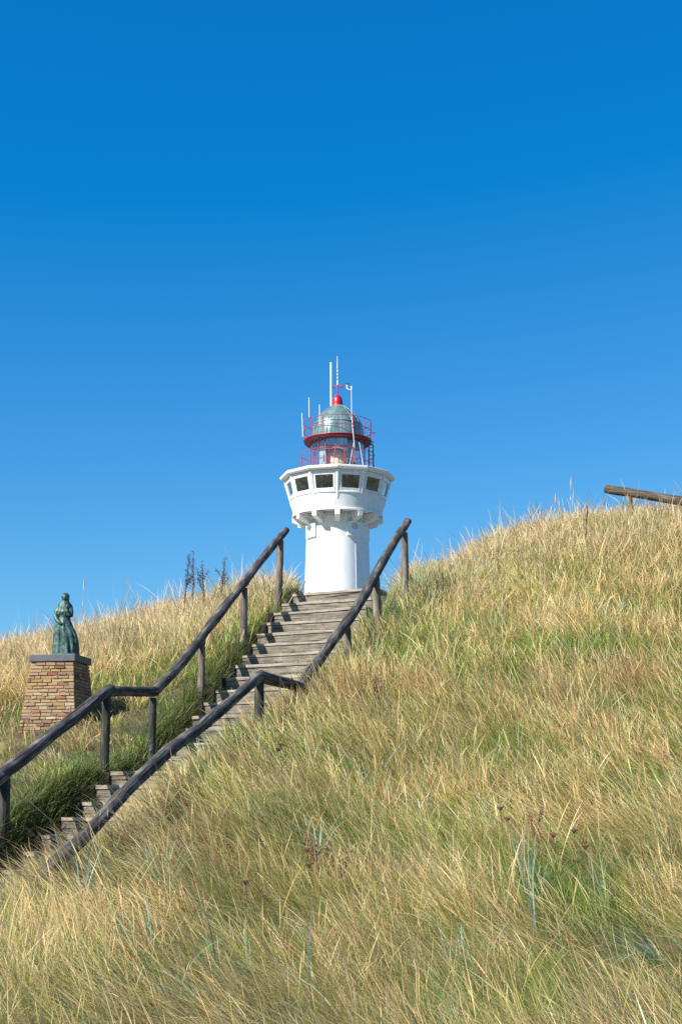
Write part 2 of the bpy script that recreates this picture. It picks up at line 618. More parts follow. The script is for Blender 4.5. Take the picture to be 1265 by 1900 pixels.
def axis(lo, hi, step, far, lo_far):
    a = list(np.arange(lo, hi + 1e-6, step))
    s_, v = step, hi
    while v < far:
        s_ *= 1.22; v += s_; a.append(v)
    s_, v = step, lo
    while v > lo_far:
        s_ *= 1.22; v -= s_; a.insert(0, v)
    return np.array(a)


GX = axis(-9.5, 9.5, 0.085, 2600, -2600)
GY = axis(4.0, 28.0, 0.085, 3200, -900)
XX, YY = np.meshgrid(GX, GY)
ZZ = terrain(XX, YY)
nx, ny = len(GX), len(GY)
ids = np.arange(nx * ny).reshape(ny, nx)
quads = np.stack([ids[:-1, :-1], ids[:-1, 1:], ids[1:, 1:], ids[1:, :-1]], -1).reshape(-1, 4)
ground = np_mesh('ground', np.stack([XX, YY, ZZ], -1).reshape(-1, 3), quads, None, M['ground'])
tag(ground, kind='structure')


def gz(x, y):
    """bilinear height of the built sheet"""
    x = np.asarray(x, float); y = np.asarray(y, float)
    i = np.clip(np.searchsorted(GX, x) - 1, 0, nx - 2); j = np.clip(np.searchsorted(GY, y) - 1, 0, ny - 2)
    u = (x - GX[i]) / (GX[i + 1] - GX[i]); v = (y - GY[j]) / (GY[j + 1] - GY[j])
    return (ZZ[j, i] * (1 - u) + ZZ[j, i + 1] * u) * (1 - v) + (ZZ[j + 1, i] * (1 - u) + ZZ[j + 1, i + 1] * u) * v


# ------------------------------------------------------------------ staircase
def V3(s, t, z):
    x, y = xy(s, t)
    return Vector((x, y, z))


sx, sy = xy(0, 1.0)
stairs = empty('staircase', (sx, sy, 2.0), 'weathered timber staircase climbing the grassy dune between two log handrails', 'staircase')
SO = Vector((sx, sy, 2.0))


def step_at(s, z, rise, run, i):
    mb = MB()
    j = lambda a: random.uniform(-a, a)
    t0, t1 = 0.20 + j(0.05), 1.74 + j(0.05)
    d1, d2 = j(0.010), j(0.010)
    nose = 0.036
    n = 14
    # riser sleeper with worn, slightly wavy upper edge
    prevs = None
    for k in range(n):
        ta, tb = t0 + (t1 - t0) * k / n, t0 + (t1 - t0) * (k + 1) / n
        def ed(t, q):
            return 0.006 * math.sin(2.3 * t + i * 1.7 + q) + 0.002 * math.sin(6.7 * t + i * 2.3 + q * 2)
        def row(t, z_lo, z_hi, s_lo, s_hi, q):
            dz = ed(t, 2) if q else 0
            return [V3(s_lo + ed(t, 0), t, z_lo) - SO, V3(s_hi, t, z_lo) - SO, V3(s_hi, t, z_hi + dz) - SO, V3(s_lo + ed(t, 0), t, z_hi + dz) - SO]
        # riser board
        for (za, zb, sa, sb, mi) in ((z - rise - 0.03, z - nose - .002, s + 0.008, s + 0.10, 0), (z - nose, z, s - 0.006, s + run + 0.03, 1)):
            da, db = d1 + (d2 - d1) * k / n, d1 + (d2 - d1) * (k + 1) / n
            A, B = row(ta, za + da, zb + da, sa, sb, mi), row(tb, za + db, zb + db, sa, sb, mi)
            vs = A + B
            fs = [(0, 4, 7, 3), (3, 7, 6, 2), (2, 6, 5, 1), (1, 5, 4, 0)]
            if k == 0: fs.append((0, 3, 2, 1))
            if k == n - 1: fs.append((4, 5, 6, 7))
            o = i * 3.37 + mi
            uvs = []
            for f in fs:
                uvs.append([((vs[q] - vs[0]).z + (vs[q].y) * (1.0 if f in ((3, 7, 6, 2), (2, 6, 5, 1)) else 0.0) + o, ta + (tb - ta) * (q >= 4) + o) for q in f])
            mb.add(vs, fs, uvs, False, mi)
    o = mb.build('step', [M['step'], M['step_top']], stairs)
    eb = MB()
    if i % 5 == 3: return o
    w = 0.12 + j(0.03)
    q = [V3(s - 0.035, t0 - 0.004 - w, z - rise - 0.06) - SO, V3(s - 0.03, t0 - 0.004, z - rise - 0.06) - SO, V3(s + run * 0.8, t0 - 0.004, z - rise - 0.06) - SO, V3(s + run * 0.8, t0 - 0.004 - w, z - rise - 0.06) - SO]
    h = Vector((0, 0, rise + 0.055 + j(0.015)))
    eb.hexa(q + [p + h for p in q])
    e = eb.build('end_block', M['block'], o, bevel=0.01)
    return o


NU = 15
for i in range(NU):
    s0 = 4.73 * i / NU
    step_at(s0, 2.05 + (4.86 - 2.05) * (i + 1) / NU, 0.187, 4.73 / NU + (0.3 if i == NU - 1 else 0), i)
step_at(-1.27, 2.04, 0.165, 1.26, 40)
step_at(-0.66, 2.055, 0.03, 0.6, 41)
for k in range(1, 12):
    s0 = -1.27 - 0.372 * k
    step_at(s0, 2.04 - 0.1655 * k, 0.165, 0.372, 50 + k)


# ------------------------------------------------------------------ handrails
def curve_pts(P, per=0.12, wob=0.006):
    """densify a polyline, rounding the slight bends of a natural log"""
    P = [Vector(p) for p in P]
    out = []
    for i in range(len(P) - 1):
        p0 = P[max(0, i - 1)]; p1 = P[i]; p2 = P[i + 1]; p3 = P[min(len(P) - 1, i + 2)]
        n = max(2, int((p2 - p1).length / per))
        for k in range(n):
            t = k / n
            out.append(0.5 * ((2 * p1) + (-p0 + p2) * t + (2 * p0 - 5 * p1 + 4 * p2 - p3) * t * t + (-p0 + 3 * p1 - 3 * p2 + p3) * t ** 3))
    out.append(P[-1])
    a, b = random.random() * 6, random.random() * 6
    return [p + Vector((0, 0, wob * math.sin(2.2 * i * per + a) + wob * .5 * math.sin(7 * i * per + b))) for i, p in enumerate(out)]


def log(parent, origin, P, r0, r1, material, name='rail', wob=0.006):
    pts = [p - origin for p in curve_pts(P, 0.10, wob)]
    n = len(pts)
    ph = random.random() * 6
    rad = [r0 + (r1 - r0) * i / (n - 1) + random.uniform(-.002, .002) + .003 * math.sin(i * .5 + ph) for i in range(n)]
    # rounded sawn ends
    d0 = (pts[0] - pts[1]).normalized(); d1 = (pts[-1] - pts[-2]).normalized()
    pts = [pts[0] + d0 * 0.012] + pts + [pts[-1] + d1 * 0.012]
    rad = [rad[0] * 0.90] + rad + [rad[-1] * 0.90]
    return MB().tube(pts, rad, 16, True, True, random.random() * 9, 0.05).build(name, material, parent)


def post(parent, origin, top, r, material, depth=None, lean=(0, 0)):
    zb = float(gz(top.x, top.y)) - 0.25
    if depth: zb = top.z - depth
    pts = []
    n = 9
    for i in range(n):
        t = i / (n - 1)
        pts.append(Vector((top.x + lean[0] * t + .004 * math.sin(5 * t), top.y + lean[1] * t, top.z + (zb - top.z) * t)) - origin)
    rad = [r * (0.93 + 0.12 * i / (n - 1)) for i in range(n)]
    return MB().tube(pts, rad, 12, True, True, random.random() * 9, 0.07).build('post', material, parent)


def dn(p, d): return Vector((p.x, p.y, p.z - d))


# left handrail
A = [online(531, 984, LT), online(490, 1032, LT), online(451, 1084, LT)]
A2 = [online(453, 1082, LT), online(385, 1167, LT), online(335, 1232, LT), online(286, 1285, LT)]
B = [online(288, 1284, LT), online(245, 1283.5, LT), online(202, 1283, LT)]
Cc = [online(206, 1280, LT), online(196, 1284, LT), online(150, 1321, LT), online(100, 1360, LT), online(50, 1402, LT), online(0, 1441, LT)]
dd = (Cc[-1] - Cc[-2]).normalized()
D = [Cc[-1] + Vector((0.02, 0.06, 0.02)), Cc[-1] + dd * 1.0, Cc[-1] + dd * 2.1]
hl = empty('handrail', (LT.x, LT.y, floor_z(4.7)), 'dark log handrail on the left side of the stairs, nearer the statue', 'handrail', 'log handrails along the stairs')
HO = hl.location.copy()
log(hl, HO, A, 0.056, 0.062, M['rail'])
log(hl, HO, A2, 0.060, 0.065, M['rail'])
log(hl, HO, B, 0.063, 0.063, M['rail'])
log(hl, HO, Cc, 0.066, 0.074, M['rail'])
log(hl, HO, D, 0.080, 0.082, M['rail'])
post(hl, HO, dn(online(520, 1000, LT), 0.02), 0.055, M['post'], lean=(-.03, 0))
post(hl, HO, dn(online(453, 1085, LT), 0.05), 0.056, M['post'])
post(hl, HO, dn(online(375, 1180, LT), 0.05), 0.050, M['post'])
post(hl, HO, dn(online(284, 1289, LT), 0.04), 0.052, M['post_dark'])
post(hl, HO, dn(online(198, 1287, LT), 0.04), 0.056, M['post_dark'])
post(hl, HO, dn(online(10, 1434, LT), 0.05), 0.062, M['post_dark'])
p_ = D[-1] - dd * 0.15
post(hl, HO, dn(p_, 0.05), 0.062, M['post_dark'])

# right handrail
E1 = [online(756, 967, RT), online(733, 1002, RT), online(704, 1053, RT), online(680, 1096, RT)]
E2 = [online(682, 1092, RT), online(656, 1136, RT), online(617, 1190, RT), online(579, 1242, RT), online(553, 1278, RT)]
F = [online(555, 1273, RT), online(520, 1264, RT), online(482, 1256, RT)]
G = [online(486, 1254, RT), online(474, 1261, RT), online(380, 1343, RT), online(300, 1405, RT),
     online(222, 1480, RT)]
H = [online(226, 1476, RT), online(165, 1543, RT), online(105, 1600, RT), online(60, 1652, RT), online(5, 1715, RT)]
hr = empty('handrail', (RT.x, RT.y, floor_z(4.7)), 'dark log handrail right of the stairs, its lower end sinking into tall grass', 'handrail', 'log handrails along the stairs')
HO2 = hr.location.copy()
log(hr, HO2, E1, 0.060, 0.066, M['rail'])
log(hr, HO2, E2, 0.068, 0.063, M['rail'])
log(hr, HO2, F, 0.064, 0.066, M['rail'])
log(hr, HO2, G, 0.057, 0.058, M['rail'], wob=0.004)
log(hr, HO2, H, 0.058, 0.056, M['rail'], wob=0.004)
post(hr, HO2, dn(online(750, 985, RT), 0.03), 0.054, M['post'])
post(hr, HO2, dn(online(697, 1068, RT), 0.03), 0.056, M['post'], lean=(.03, 0))
post(hr, HO2, dn(online(644, 1160, RT), 0.03), 0.050, M['post'])
post(hr, HO2, dn(online(557, 1282, RT), 0.03), 0.050, M['post'])
post(hr, HO2, dn(online(481, 1262, RT), 0.03), 0.054, M['post_dark'])

# fence on the crest at the right
fa, fb = at(1124, 906.5, 23.6), at(1300, 936, 22.6)
fe = fb + (fb - fa) * 0.7
fence = empty('log_fence', (fa.x, fa.y, float(gz(fa.x, fa.y))), 'brown round log fence rail on a post at the top of the right hand dune', 'fence')
FO = fence.location.copy()
log(fence, FO, [fa, fa.lerp(fb, .5), fb], 0.072, 0.082, M['log_brown'])
log(fence, FO, [fb + (fe - fb) * 0.01, fe], 0.080, 0.082, M['log_brown'])
for t_ in (0.245, 1.0, 1.6):
    q = fa.lerp(fb, t_)
    post(fence, FO, dn(q, 0.06), 0.058, M['post'])

# ------------------------------------------------------------------ lighthouse
LY = 92.0
K = 128.1
lc = at(626.2, 900, LY)
LX = lc.x
hz = lambda py, r: at(626, py, LY - r).z
z2 = lambda zy, r: hz(840 + zy / 4.518, r)
z1 = lambda zy, r: hz(640 + zy / 4.518, r)
LG = float(gz(LX, LY)) - 0.3
lh = empty('lighthouse', (LX, LY, LG), 'white round lighthouse with flared lookout, red gallery and red cap, behind the dune crest', 'lighthouse')
rel = lambda z: z - LG
pol = lambda r, a, z: Vector((r * math.cos(a), r * math.sin(a), z))
FRONT = -math.pi / 2
r_top = 258 / K
bounce_disc = MB()  # unseen pale disc, added to bounce sunlight onto the shaded tower and brackets
bounce_disc.lathe([(.1, LG + .31), (16, LG + .31), (16, LG - .6)], 64, c=(LX, LY, 0))
tag(bounce_disc.build('bounce_disc', plain('pale bounce surface', (0.42, 0.38, 0.31), .9, 0, .15, 1.5, .2)), kind='structure')
z_tt = rel(z2(505, r_top))
z_db = rel(z2(468, 380 / K))         # underside of the drum
z_dt = rel(z2(318, 400 / K))         # sill of the windows
z_wt = rel(z2(150, 440 / K))         # head of the windows
z_cb = rel(z2(128, 480 / K))         # underside of the cornice
z_ct = rel(z2(90, 490 / K))
z_roof = z_ct - 0.02
slope_r = (2.15 - r_top) / (rel(hz(972, 2)) - rel(hz(1105, 2)))
r_bot = r_top + slope_r * (z_tt)
tw = MB()
tw.lathe([(r_bot + .35, 0), (r_bot + .35, .9), (r_bot + .05, 1.0), (r_bot, 1.05)] + [(r_top + slope_r * (z_tt - z), z) for z in np.linspace(1.2, z_tt - .3, 12)] +
         [(r_top + .03, z_tt - .28), (r_top + .03, z_tt - .02), (r_top, z_tt), (r_top, z_db + .2)], 96)
tower = tw.build('tower', M['white'], lh)
# raised vent panels and port holes
for aa in (31.5, -56, 121.5, -146):
    a = FRONT + R(aa)
    zc0, zc1 = rel(z2(690, 2.05)), rel(z2(572, 2.03))
    mb = MB()
    n = 6
    w = 0.253
    ns = 12
    zc = rel(z2(610, 2.03)); zm = (zc0 + zc1) / 2
    rr = 0.235
    # plate with a round hole: ring of quads from circle to rectangle border
    def on(u, z, off):
        return pol(2.05 + off, a + u / 2.05, z)
    NQ = 24
    circ, rect = [], []
    hw, hh = 1.0 * (zc1 - zc0) / 2 * 1.08, (zc1 - zc0) / 2
    for k in range(NQ):
        th = 2 * math.pi * k / NQ
        cx_, sn = math.cos(th), math.sin(th)
        m_ = max(abs(cx_), abs(sn))
        circ.append((rr * cx_, zc + rr * sn))
        rect.append((hw * cx_ / m_, zm + hh * sn / m_))
    vs = [on(u, z, .15) for u, z in circ] + [on(u, z, .15) for u, z in rect] + [on(u, z, -.06) for u, z in rect] + [on(u, z, -.03) for u, z in circ]
    fs = []
    for k in range(NQ):
        k2 = (k + 1) % NQ
        fs += [(k, NQ + k, NQ + k2, k2), (NQ + k, 2 * NQ + k, 2 * NQ + k2, NQ + k2), (3 * NQ + k, k, k2, 3 * NQ + k2)]
    mb.add(vs, fs)
    pl = mb.build('vent_panel', M['white_trim'], lh)
    hb = MB()
    hb.tube([pol(2.0, a, zc), pol(2.035, a, zc)], rr + .01, 20)
    hb.build('porthole', M['under'], pl)
# cable down the wall
cb = MB()
cab = [pol(2.99, FRONT + R(29), z_db - .05), pol(2.5, FRONT + R(28), z_db - .4), pol(2.10, FRONT + R(29.5), z_db - 1.0), pol(2.10, FRONT + R(33), z_db - 1.7)]
for z in np.linspace(z_db - 2.0, 1.5, 14):
    cab.append(pol(r_top + slope_r * (z_tt - z) + .015, FRONT + R(34), z))
cb.tube(cab, 0.016, 6)
cb.build('cable', M['white_trim'], lh)

# brackets
for k in range(12):
    a = FRONT + R(30 * k)
    ca = Vector((math.cos(a), math.sin(a), 0)); cs = Vector((-math.sin(a), math.cos(a), 0))
    wd = 0.165
    q = []
    for (r, z) in ((1.9, z_db - .72), (2.99, z_db - .36)):
        q += [ca * r - cs * wd + Vector((0, 0, z)), ca * r + cs * wd + Vector((0, 0, z))]
    bot = [q[0], q[2], q[3], q[1]]
    top = []
    for (r,) in ((1.9,), (2.99,)):
        top += [ca * r - cs * wd + Vector((0, 0, z_db + .04)), ca * r + cs * wd + Vector((0, 0, z_db + .04))]
    top = [top[0], top[2], top[3], top[1]]
    MB().hexa(bot + top).build('bracket', M['white_trim'], lh, bevel=0.015)

# lookout drum: round lower wall, floor slab underneath
rb, rd = 372 / K, 400 / K
dr = MB()
dr.lathe([(1.6, z_db + .06), (rb + .05, z_db + .06), (rb + .05, z_db - .02), (rb + .09, z_db - .02), (rb + .09, z_db + .09), (rb + .02, z_db + .12), (rd, z_dt - .06), (rd + .05, z_dt - .06), (rd + .05, z_dt), (rd - .2, z_dt), (rb - .2, z_db + .3), (1.6, z_db + .3)], 96, smooth=False)
dm = dr.build('drum_wall', M['white'], lh)
for p in dm.data.polygons: p.use_smooth = False
ft = MB()
CA = math.cos(R(15))
r0v, r1v = rd + .03, 448 / K


def fac(k, u, v, off=0.0):
    """point on the k-th flared facet: u -1..1 across, v 0..1 up, off outwards"""
    am = FRONT + R(30 * k + 15)
    r = (r0v + (r1v - r0v) * v) * CA + off
    z = z_dt + (z_cb - z_dt) * v
    hw = (r0v + (r1v - r0v) * v) * math.sin(R(15))
    n_ = Vector((math.cos(am), math.sin(am), 0)); t_ = Vector((-math.sin(am), math.cos(am), 0))
    return n_ * r + t_ * (u * hw) + Vector((0, 0, z))


def bar(mb, k, u0, v0, u1, v1, o0, o1):
    b = [fac(k, u0, v0, o0), fac(k, u1, v0, o0), fac(k, u1, v0, o1), fac(k, u0, v0, o1)]
    t_ = [fac(k, u0, v1, o0), fac(k, u1, v1, o0), fac(k, u1, v1, o1), fac(k, u0, v1, o1)]
    mb.hexa([b[3], b[2], b[1], b[0], t_[3], t_[2], t_[1], t_[0]])


wall = MB()
for k in range(12):
    bar(wall, k, -1, 0, -.80, 1, -.10, 0)
    bar(wall, k, .80, 0, 1, 1, -.10, 0)
    bar(wall, k, -.80, .90, .80, 1, -.10, 0)
wall.build('window_wall', M['white_trim'], lh)
for k in range(12):
    w = MB()
    bar(w, k, -.80, .0, .80, .155, -.07, .06)
    bar(w, k, -.80, .78, .80, .90, -.07, .045)
    bar(w, k, -.80, .157, -.68, .778, -.07, .045)
    bar(w, k, .68, .157, .80, .778, -.07, .045)
    wo_ = w.build('window', M['white_trim'], lh, bevel=.012)
    pm = MB()
    bar(pm, k, -.675, .160, .675, .775, -.035, -.02)
    pm.build('pane', M['pane'], wo_)
    # rib on the corner between facets
    a = FRONT + R(30 * k)
    ca = Vector((math.cos(a), math.sin(a), 0)); cs = Vector((-math.sin(a), math.cos(a), 0))
    rbm = MB()
    zlo = z_dt - (z_dt - z_db) * 0.42
    rlo = rb + (rd - rb) * 0.58
    for (w0, out_) in ((.125, .055), (.05, .10)):
        w1 = w0 * (1.0 if w0 > .1 else 1.0)
        lo = [ca * (rlo - .05) - cs * w0 * .75, ca * (rlo + out_ * .3) - cs * w0 * .75, ca * (rlo + out_ * .3) + cs * w0 * .75, ca * (rlo - .05) + cs * w0 * .75]
        hi = [ca * (r1v - .12) - cs * w1, ca * (r1v + out_) - cs * w1, ca * (r1v + out_) + cs * w1, ca * (r1v - .12) + cs * w1]
        rbm.hexa([p + Vector((0, 0, zlo)) for p in lo] + [p + Vector((0, 0, z_cb + .01 - (.004 if w0 < .1 else 0))) for p in hi])
    rbm.build('rib', M['white_trim'], lh, bevel=.01)
# interior
inn = MB()
inn.lathe([(0.2, z_dt - .5), (2.9, z_dt - .5)], 48)
inn.lathe([(1.35, z_dt - .5), (1.35, z_cb)], 48)
inn.build('lookout_interior', plain('interior plaster', (0.62, 0.62, 0.60), 0.8, 0, 0.1, 1), lh)
for k in range(5):
    a = FRONT + R(-70 + 55 * k)
    dk = MB()
    dk.box(pol(2.0, a, z_dt + .15), (.7, .5, 1.2), (Vector((-math.sin(a), math.cos(a), 0)), Vector((math.cos(a), math.sin(a), 0)), Vector((0, 0, 1))))
    dk.build('console', M['interior'], lh)
# cornice
rc = 490 / K
c12 = MB()
c12.lathe([(2.6, z_cb + .03), (r1v + .06, z_cb + .03), (rc - .09, z_cb + .10), (rc - .02, z_cb + .10), (rc, z_cb + .16), (rc, z_ct - .03), (rc - .04, z_ct), (1.2, z_ct + .05)], 12, a0=FRONT, smooth=False)
c12.build('cornice', M['white_trim'], lh)

# lower gallery railing
r_lr = 313 / K
z_l1, z_l2 = rel(z1(850, r_lr)), rel(z1(942, r_lr))
m_ = MB()
for z in (z_l1, z_l2):
    m_.tube([pol(r_lr, 2 * math.pi * k / 48, z) for k in range(49)], 0.021, 6, False)
for k in range(16):
    a = FRONT + R(22.5 * k + 10)
    m_.tube([pol(r_lr, a, z_roof), pol(r_lr, a, z_l1)], 0.019, 6)
m_.build('roof_railing', M['red'], lh)

# lantern
r_l = 232 / K
z_g0 = rel(z1(772, r_l))
z_g1 = rel(z1(735, 290 / K))
MB().lathe([(r_l, z_roof), (r_l, z_g0 + .3)], 64).build('lantern_glazing', M['lantern_glass'], lh)
MB().lathe([(r_l + .06, z_roof - .02), (r_l + .06, z_roof + .22), (r_l - .05, z_roof + .26)], 64).build('lantern_curb', M['white_trim'], lh)
fr = MB()
NB = 9
for k in range(NB):
    a0 = FRONT + 2 * math.pi * (k + .12) / NB; a1 = FRONT + 2 * math.pi * (k + .62) / NB; a2 = FRONT + 2 * math.pi * (k + 1.12) / NB
    zt, zb = z_g0 + .25, z_roof + .2
    seg = lambda x0, zz0, x1, zz1: [pol(r_l + .02, x0 + (x1 - x0) * q / 6, zz0 + (zz1 - zz0) * q / 6) for q in range(7)]
    fr.tube(seg(a0 + .12, zt, a1 - .12, zb), .02, 6)
    fr.tube(seg(a2 - .12, zt, a1 + .12, zb), .02, 6)
zmid = (z_g0 + z_roof) / 2 + .4
fr.tube([pol(r_l + .02, 2 * math.pi * k / 48, zmid) for k in range(49)], .016, 5, False)
fr.build('glazing_bars', plain('pinkish red bars', (0.42, 0.09, 0.10), .45), lh)
ln = MB()
ln.lathe([(.6, z_roof), (.92, z_roof + .3), (1.0, z_roof + .9), (.95, z_roof + 1.5), (.6, z_roof + 1.9), (.3, z_roof + 2.1)], 40)
ln.build('lens', M['lens'], lh)
for a_, w_ in ((-48, 26), (38, 22), (150, 60), (-140, 50)):
    dp = MB()
    n = 18
    vs, fs = [], []
    for q in range(n + 1):
        a = FRONT + R(a_ - w_ / 2 + w_ * q / n)
        r = 1.35 + .05 * math.sin(q * 2.1)
        vs += [pol(r, a, z_roof), pol(r, a, z_g0 + .2)]
        if q: fs.append((2 * q - 2, 2 * q, 2 * q + 1, 2 * q - 1))
    dp.add(vs, fs, None, True)
    dp.build('drape', M['drape'], lh)

# red gallery dish
r_g = 290 / K
g = MB()
g.lathe([(r_l - .25, z_g0 + .05), (r_l + .03, z_g0 - .06), (r_l + .22, z_g0 + .02), (r_g - .12, z_g1 - .22), (r_g - .01, z_g1 - .10), (r_g, z_g1 - .02), (r_g - .03, z_g1 + .01), (1.2, z_g1 + .03)], 72)
g.build('gallery_floor', M['darkred'], lh)
MB().lathe([(r_g + .003, z_g1 - .035), (r_g + .025, z_g1 - .03), (r_g + .025, z_g1 + .015), (r_g + .003, z_g1 + .02)], 72, close=True).build('gallery_edge', M['red'], lh)
z_u1, z_u2 = rel(z1(580, r_g)), rel(z1(657, r_g))
m_ = MB()
for z in (z_u1, z_u2):
    m_.tube([pol(r_g, 2 * math.pi * k / 56, z) for k in range(57)], 0.021, 6, False)
for k in range(14):
    a = FRONT + R(360 / 14 * k + 1)
    m_.tube([pol(r_g, a, z_g1), pol(r_g, a, z_u1)], 0.018, 6)
m_.tube([pol(r_g, FRONT + R(84), z_u2 - .1), pol(r_g + .25, FRONT + R(84), z_u2 - .1)], .04, 6)
m_.tube([pol(r_g, FRONT + R(84), z_g1 - .1), pol(r_g + .2, FRONT + R(84), z_g1 - .1)], .04, 6)
m_.build('gallery_railing', M['red'], lh)

# dome
r_d = 222 / K
zd = lambda zy, r: rel(z1(zy, r))
prof = [(r_d, z_g1 - .02), (218 / K, zd(700, 1.7)), (206 / K, zd(622, 1.6)), (200 / K, zd(604, 1.6)), (180 / K, zd(575, 1.4)), (150 / K, zd(549, 1.2)), (112 / K, zd(525, .9)), (75 / K, zd(508, .6)), (47 / K, zd(497, .36))]
MB().lathe(prof, 64).build('dome', M['dome'], lh)
db = MB()
for k in range(14):
    a = FRONT + R(360 / 14 * k + 9)
    db.tube([pol(r + .012, a, z) for r, z in prof], 0.012, 5)
for i_ in (2, 5):
    db.tube([pol(prof[i_][0] + .012, 2 * math.pi * k / 48, prof[i_][1]) for k in range(49)], .03 if i_ == 2 else .014, 5, False)
db.build('dome_ribs', plain('pale dome bar', (0.30, 0.38, 0.38), .4, .3), lh)
zk0, zk1 = zd(502, .36), zd(412, .1)
hk = zk1 - zk0
cp_ = MB()
cp_.lathe([(.40, zk0 - .05), (.40, zk0 + .04), (.355, zk0 + .07)] + [(.35 * (1 - (q / 10) ** 2.6) ** .6 if q < 10 else 0.02, zk0 + .08 + (hk - .08) * q / 10) for q in range(0, 11)], 32)
cp_.build('cap', M['red'], lh)
# vane on the cap
zv = zd(347, 0)
vn = MB()
vn.tube([Vector((0, 0, zk1 - .1)), Vector((0, 0, zd(335, 0)))], .035, 8)
def arc_(cx0, cz0, r, a0, a1, n=12, rr=.022):
    vn.tube([Vector((cx0 + r * math.cos(R(a0 + (a1 - a0) * q / n)), 0, cz0 + r * math.sin(R(a0 + (a1 - a0) * q / n)))) for q in range(n + 1)], rr, 6)
arc_(-.24, zv + .06, .15, 180, 360); arc_(-.30, zv + .10, .09, -20, 200)
arc_(.22, zv + .04, .14, 190, 420); arc_(.34, zv + .02, .08, 0, 330)
vn.tube([Vector((-.45, 0, zv - .02)), Vector((.46, 0, zv - .06))], .02, 6)
vn.build('weather_vane', M['red'], lh)
pt = MB()
pt.tube([Vector((0, 0, zd(338, 0))), Vector((0, 0, zd(200, 0)))], .045, 8)
tp = pt.build('vane_pole', M['antenna'], lh)
pt = MB()
pt.tube([Vector((-.015, 0, zd(200, 0))), Vector((-.02, 0, zd(95, 0)))], [.035, .02], 8)
pt.build('whip_antenna', M['antenna'], lh)
pt = MB()
pt.tube([Vector((-.03 + .05 * math.cos(q * .8), .05 * math.sin(q * .8), zd(308, 0) + (zd(200, 0) - zd(308, 0)) * q / 30)) for q in range(31)], .022, 5)
pt.build('helical_wire', M['brass'], lh)


def lx(zx): return (zx - 609) / K


def mast(name, x0, zy0, x1, zy1, r, material, y=0.0):
    d = -y
    return MB().tube([Vector((lx(x0), y, zd(zy0, d))), Vector((lx(x1), y, zd(zy1, d)))], r, 8).build(name, material, lh)


an = mast('antenna', 555, 512, 553, 152, .075, M['antenna'])
MB().tube([Vector((lx(553), 0, zd(156, 0))), Vector((lx(553), 0, zd(150, 0)))], .10, 10).build('antenna_cap', M['antenna'], an)
mast('whip_antenna', 368, 604, 366, 442, .028, M['antenna'], -.9)
mast('whip_antenna', 460, 680, 458, 500, .028, M['antenna'], -1.9)
mast('whip_antenna', 313, 770, 304, 572, .028, M['antenna'], -.2)
# anemometer mast
MB().tube([Vector((lx(727), -1.2, zd(382, 1.2))), Vector((lx(729), -1.6, zd(600, 1.6))), Vector((lx(740), -2.1, zd(730, 2.1))), Vector((lx(751), -2.3, zd(860, 2.3)))], .032, 8).build('anemometer_mast', M['grey_metal'], lh)
ua = MB()
ua.tube([Vector((lx(x), -1.2, zd(y, 1.2))) for x, y in ((728, 345), (729, 382), (712, 378), (690, 366), (688, 330))], .05, 8)
ua = ua.build('anemometer_bracket', M['antenna'], lh)
cu = MB()
for dx_ in (-.1, .02, .13):
    c_ = Vector((lx(692) + dx_, -1.2 + dx_ * .5, zd(326, 1.2)))
    cu.tube([c_ + Vector((-.04, 0, 0)), c_ + Vector((.0, 0, 0.01)), c_ + Vector((.04, 0, 0))], [.02, .055, .03], 8)
cu.tube([Vector((lx(690), -1.2, zd(332, 1.2))), Vector((lx(704), -1.2, zd(312, 1.2)))], .015, 6)
cu.build('anemometer_cups', M['navy'], ua)
# stays from the mast foot
sy_ = MB()
for x1 in (700, 828):
    sy_.tube([Vector((lx(746 if x1 < 740 else 790), -2.2, zd(815, 2.2))), Vector((lx(x1), -2.2, z_roof))], .02, 5)
sy_.build('stay', M['antenna'], lh)
# ladder at the right between roof and gallery
la = MB()
aL = FRONT + R(66)
for x in (874, 910):
    la.tube([Vector((lx(x), -.9, z_roof)), Vector((lx(x), -.9, zd(838 if x > 900 else 848, .9)))], .035, 6)
la.tube([Vector((lx(850), -.9, zd(848, .9))), Vector((lx(874), -.9, zd(848, .9)))], .035, 6)
la.tube([Vector((lx(870), -.9, zd(838, .9))), Vector((lx(910), -.9, zd(838, .9)))], .035, 6)
for k in range(8):
    z = z_roof + .25 + k * .26
    la.tube([Vector((lx(874), -.9, z)), Vector((lx(910), -.9, z))], .02, 5)
la.build('ladder', M['navy'], lh)

# ------------------------------------------------------------------ pedestal
PD = 18.5
pc = at(140, 1213, PD)                    # near right upper corner of the capstone
yaw = R(-10)                      # front face turned towards the left
fx = Vector((math.cos(yaw), math.sin(yaw), 0))     # along the front face to the right
fy = Vector((-math.sin(yaw), math.cos(yaw), 0))    # to the back
WC = 0.63
ctr = pc - fx * WC / 2 + fy * WC / 2
pz = float(gz(ctr.x, ctr.y)) - 0.16
slab_t = 0.095
ztop = pc.z
zbt = ztop - slab_t
hb_ = zbt - pz
ped = empty('pedestal', (ctr.x, ctr.y, pz), 'tapering pedestal of thin yellow and red bricks with a dark stone slab on top', 'pedestal', rz=yaw)
wt, wb = 0.585, 0.785
core = MB()
a, b = wt / 2 - .012, wb / 2 - .012
core.hexa([(-b, -b, 0), (b, -b, 0), (b, b, 0), (-b, b, 0), (-a, -a, hb_), (a, -a, hb_), (a, a, hb_), (-a, a, hb_)])
core.build('mortar_core', M['mortar'], ped)
bk = MB()
NC = 21
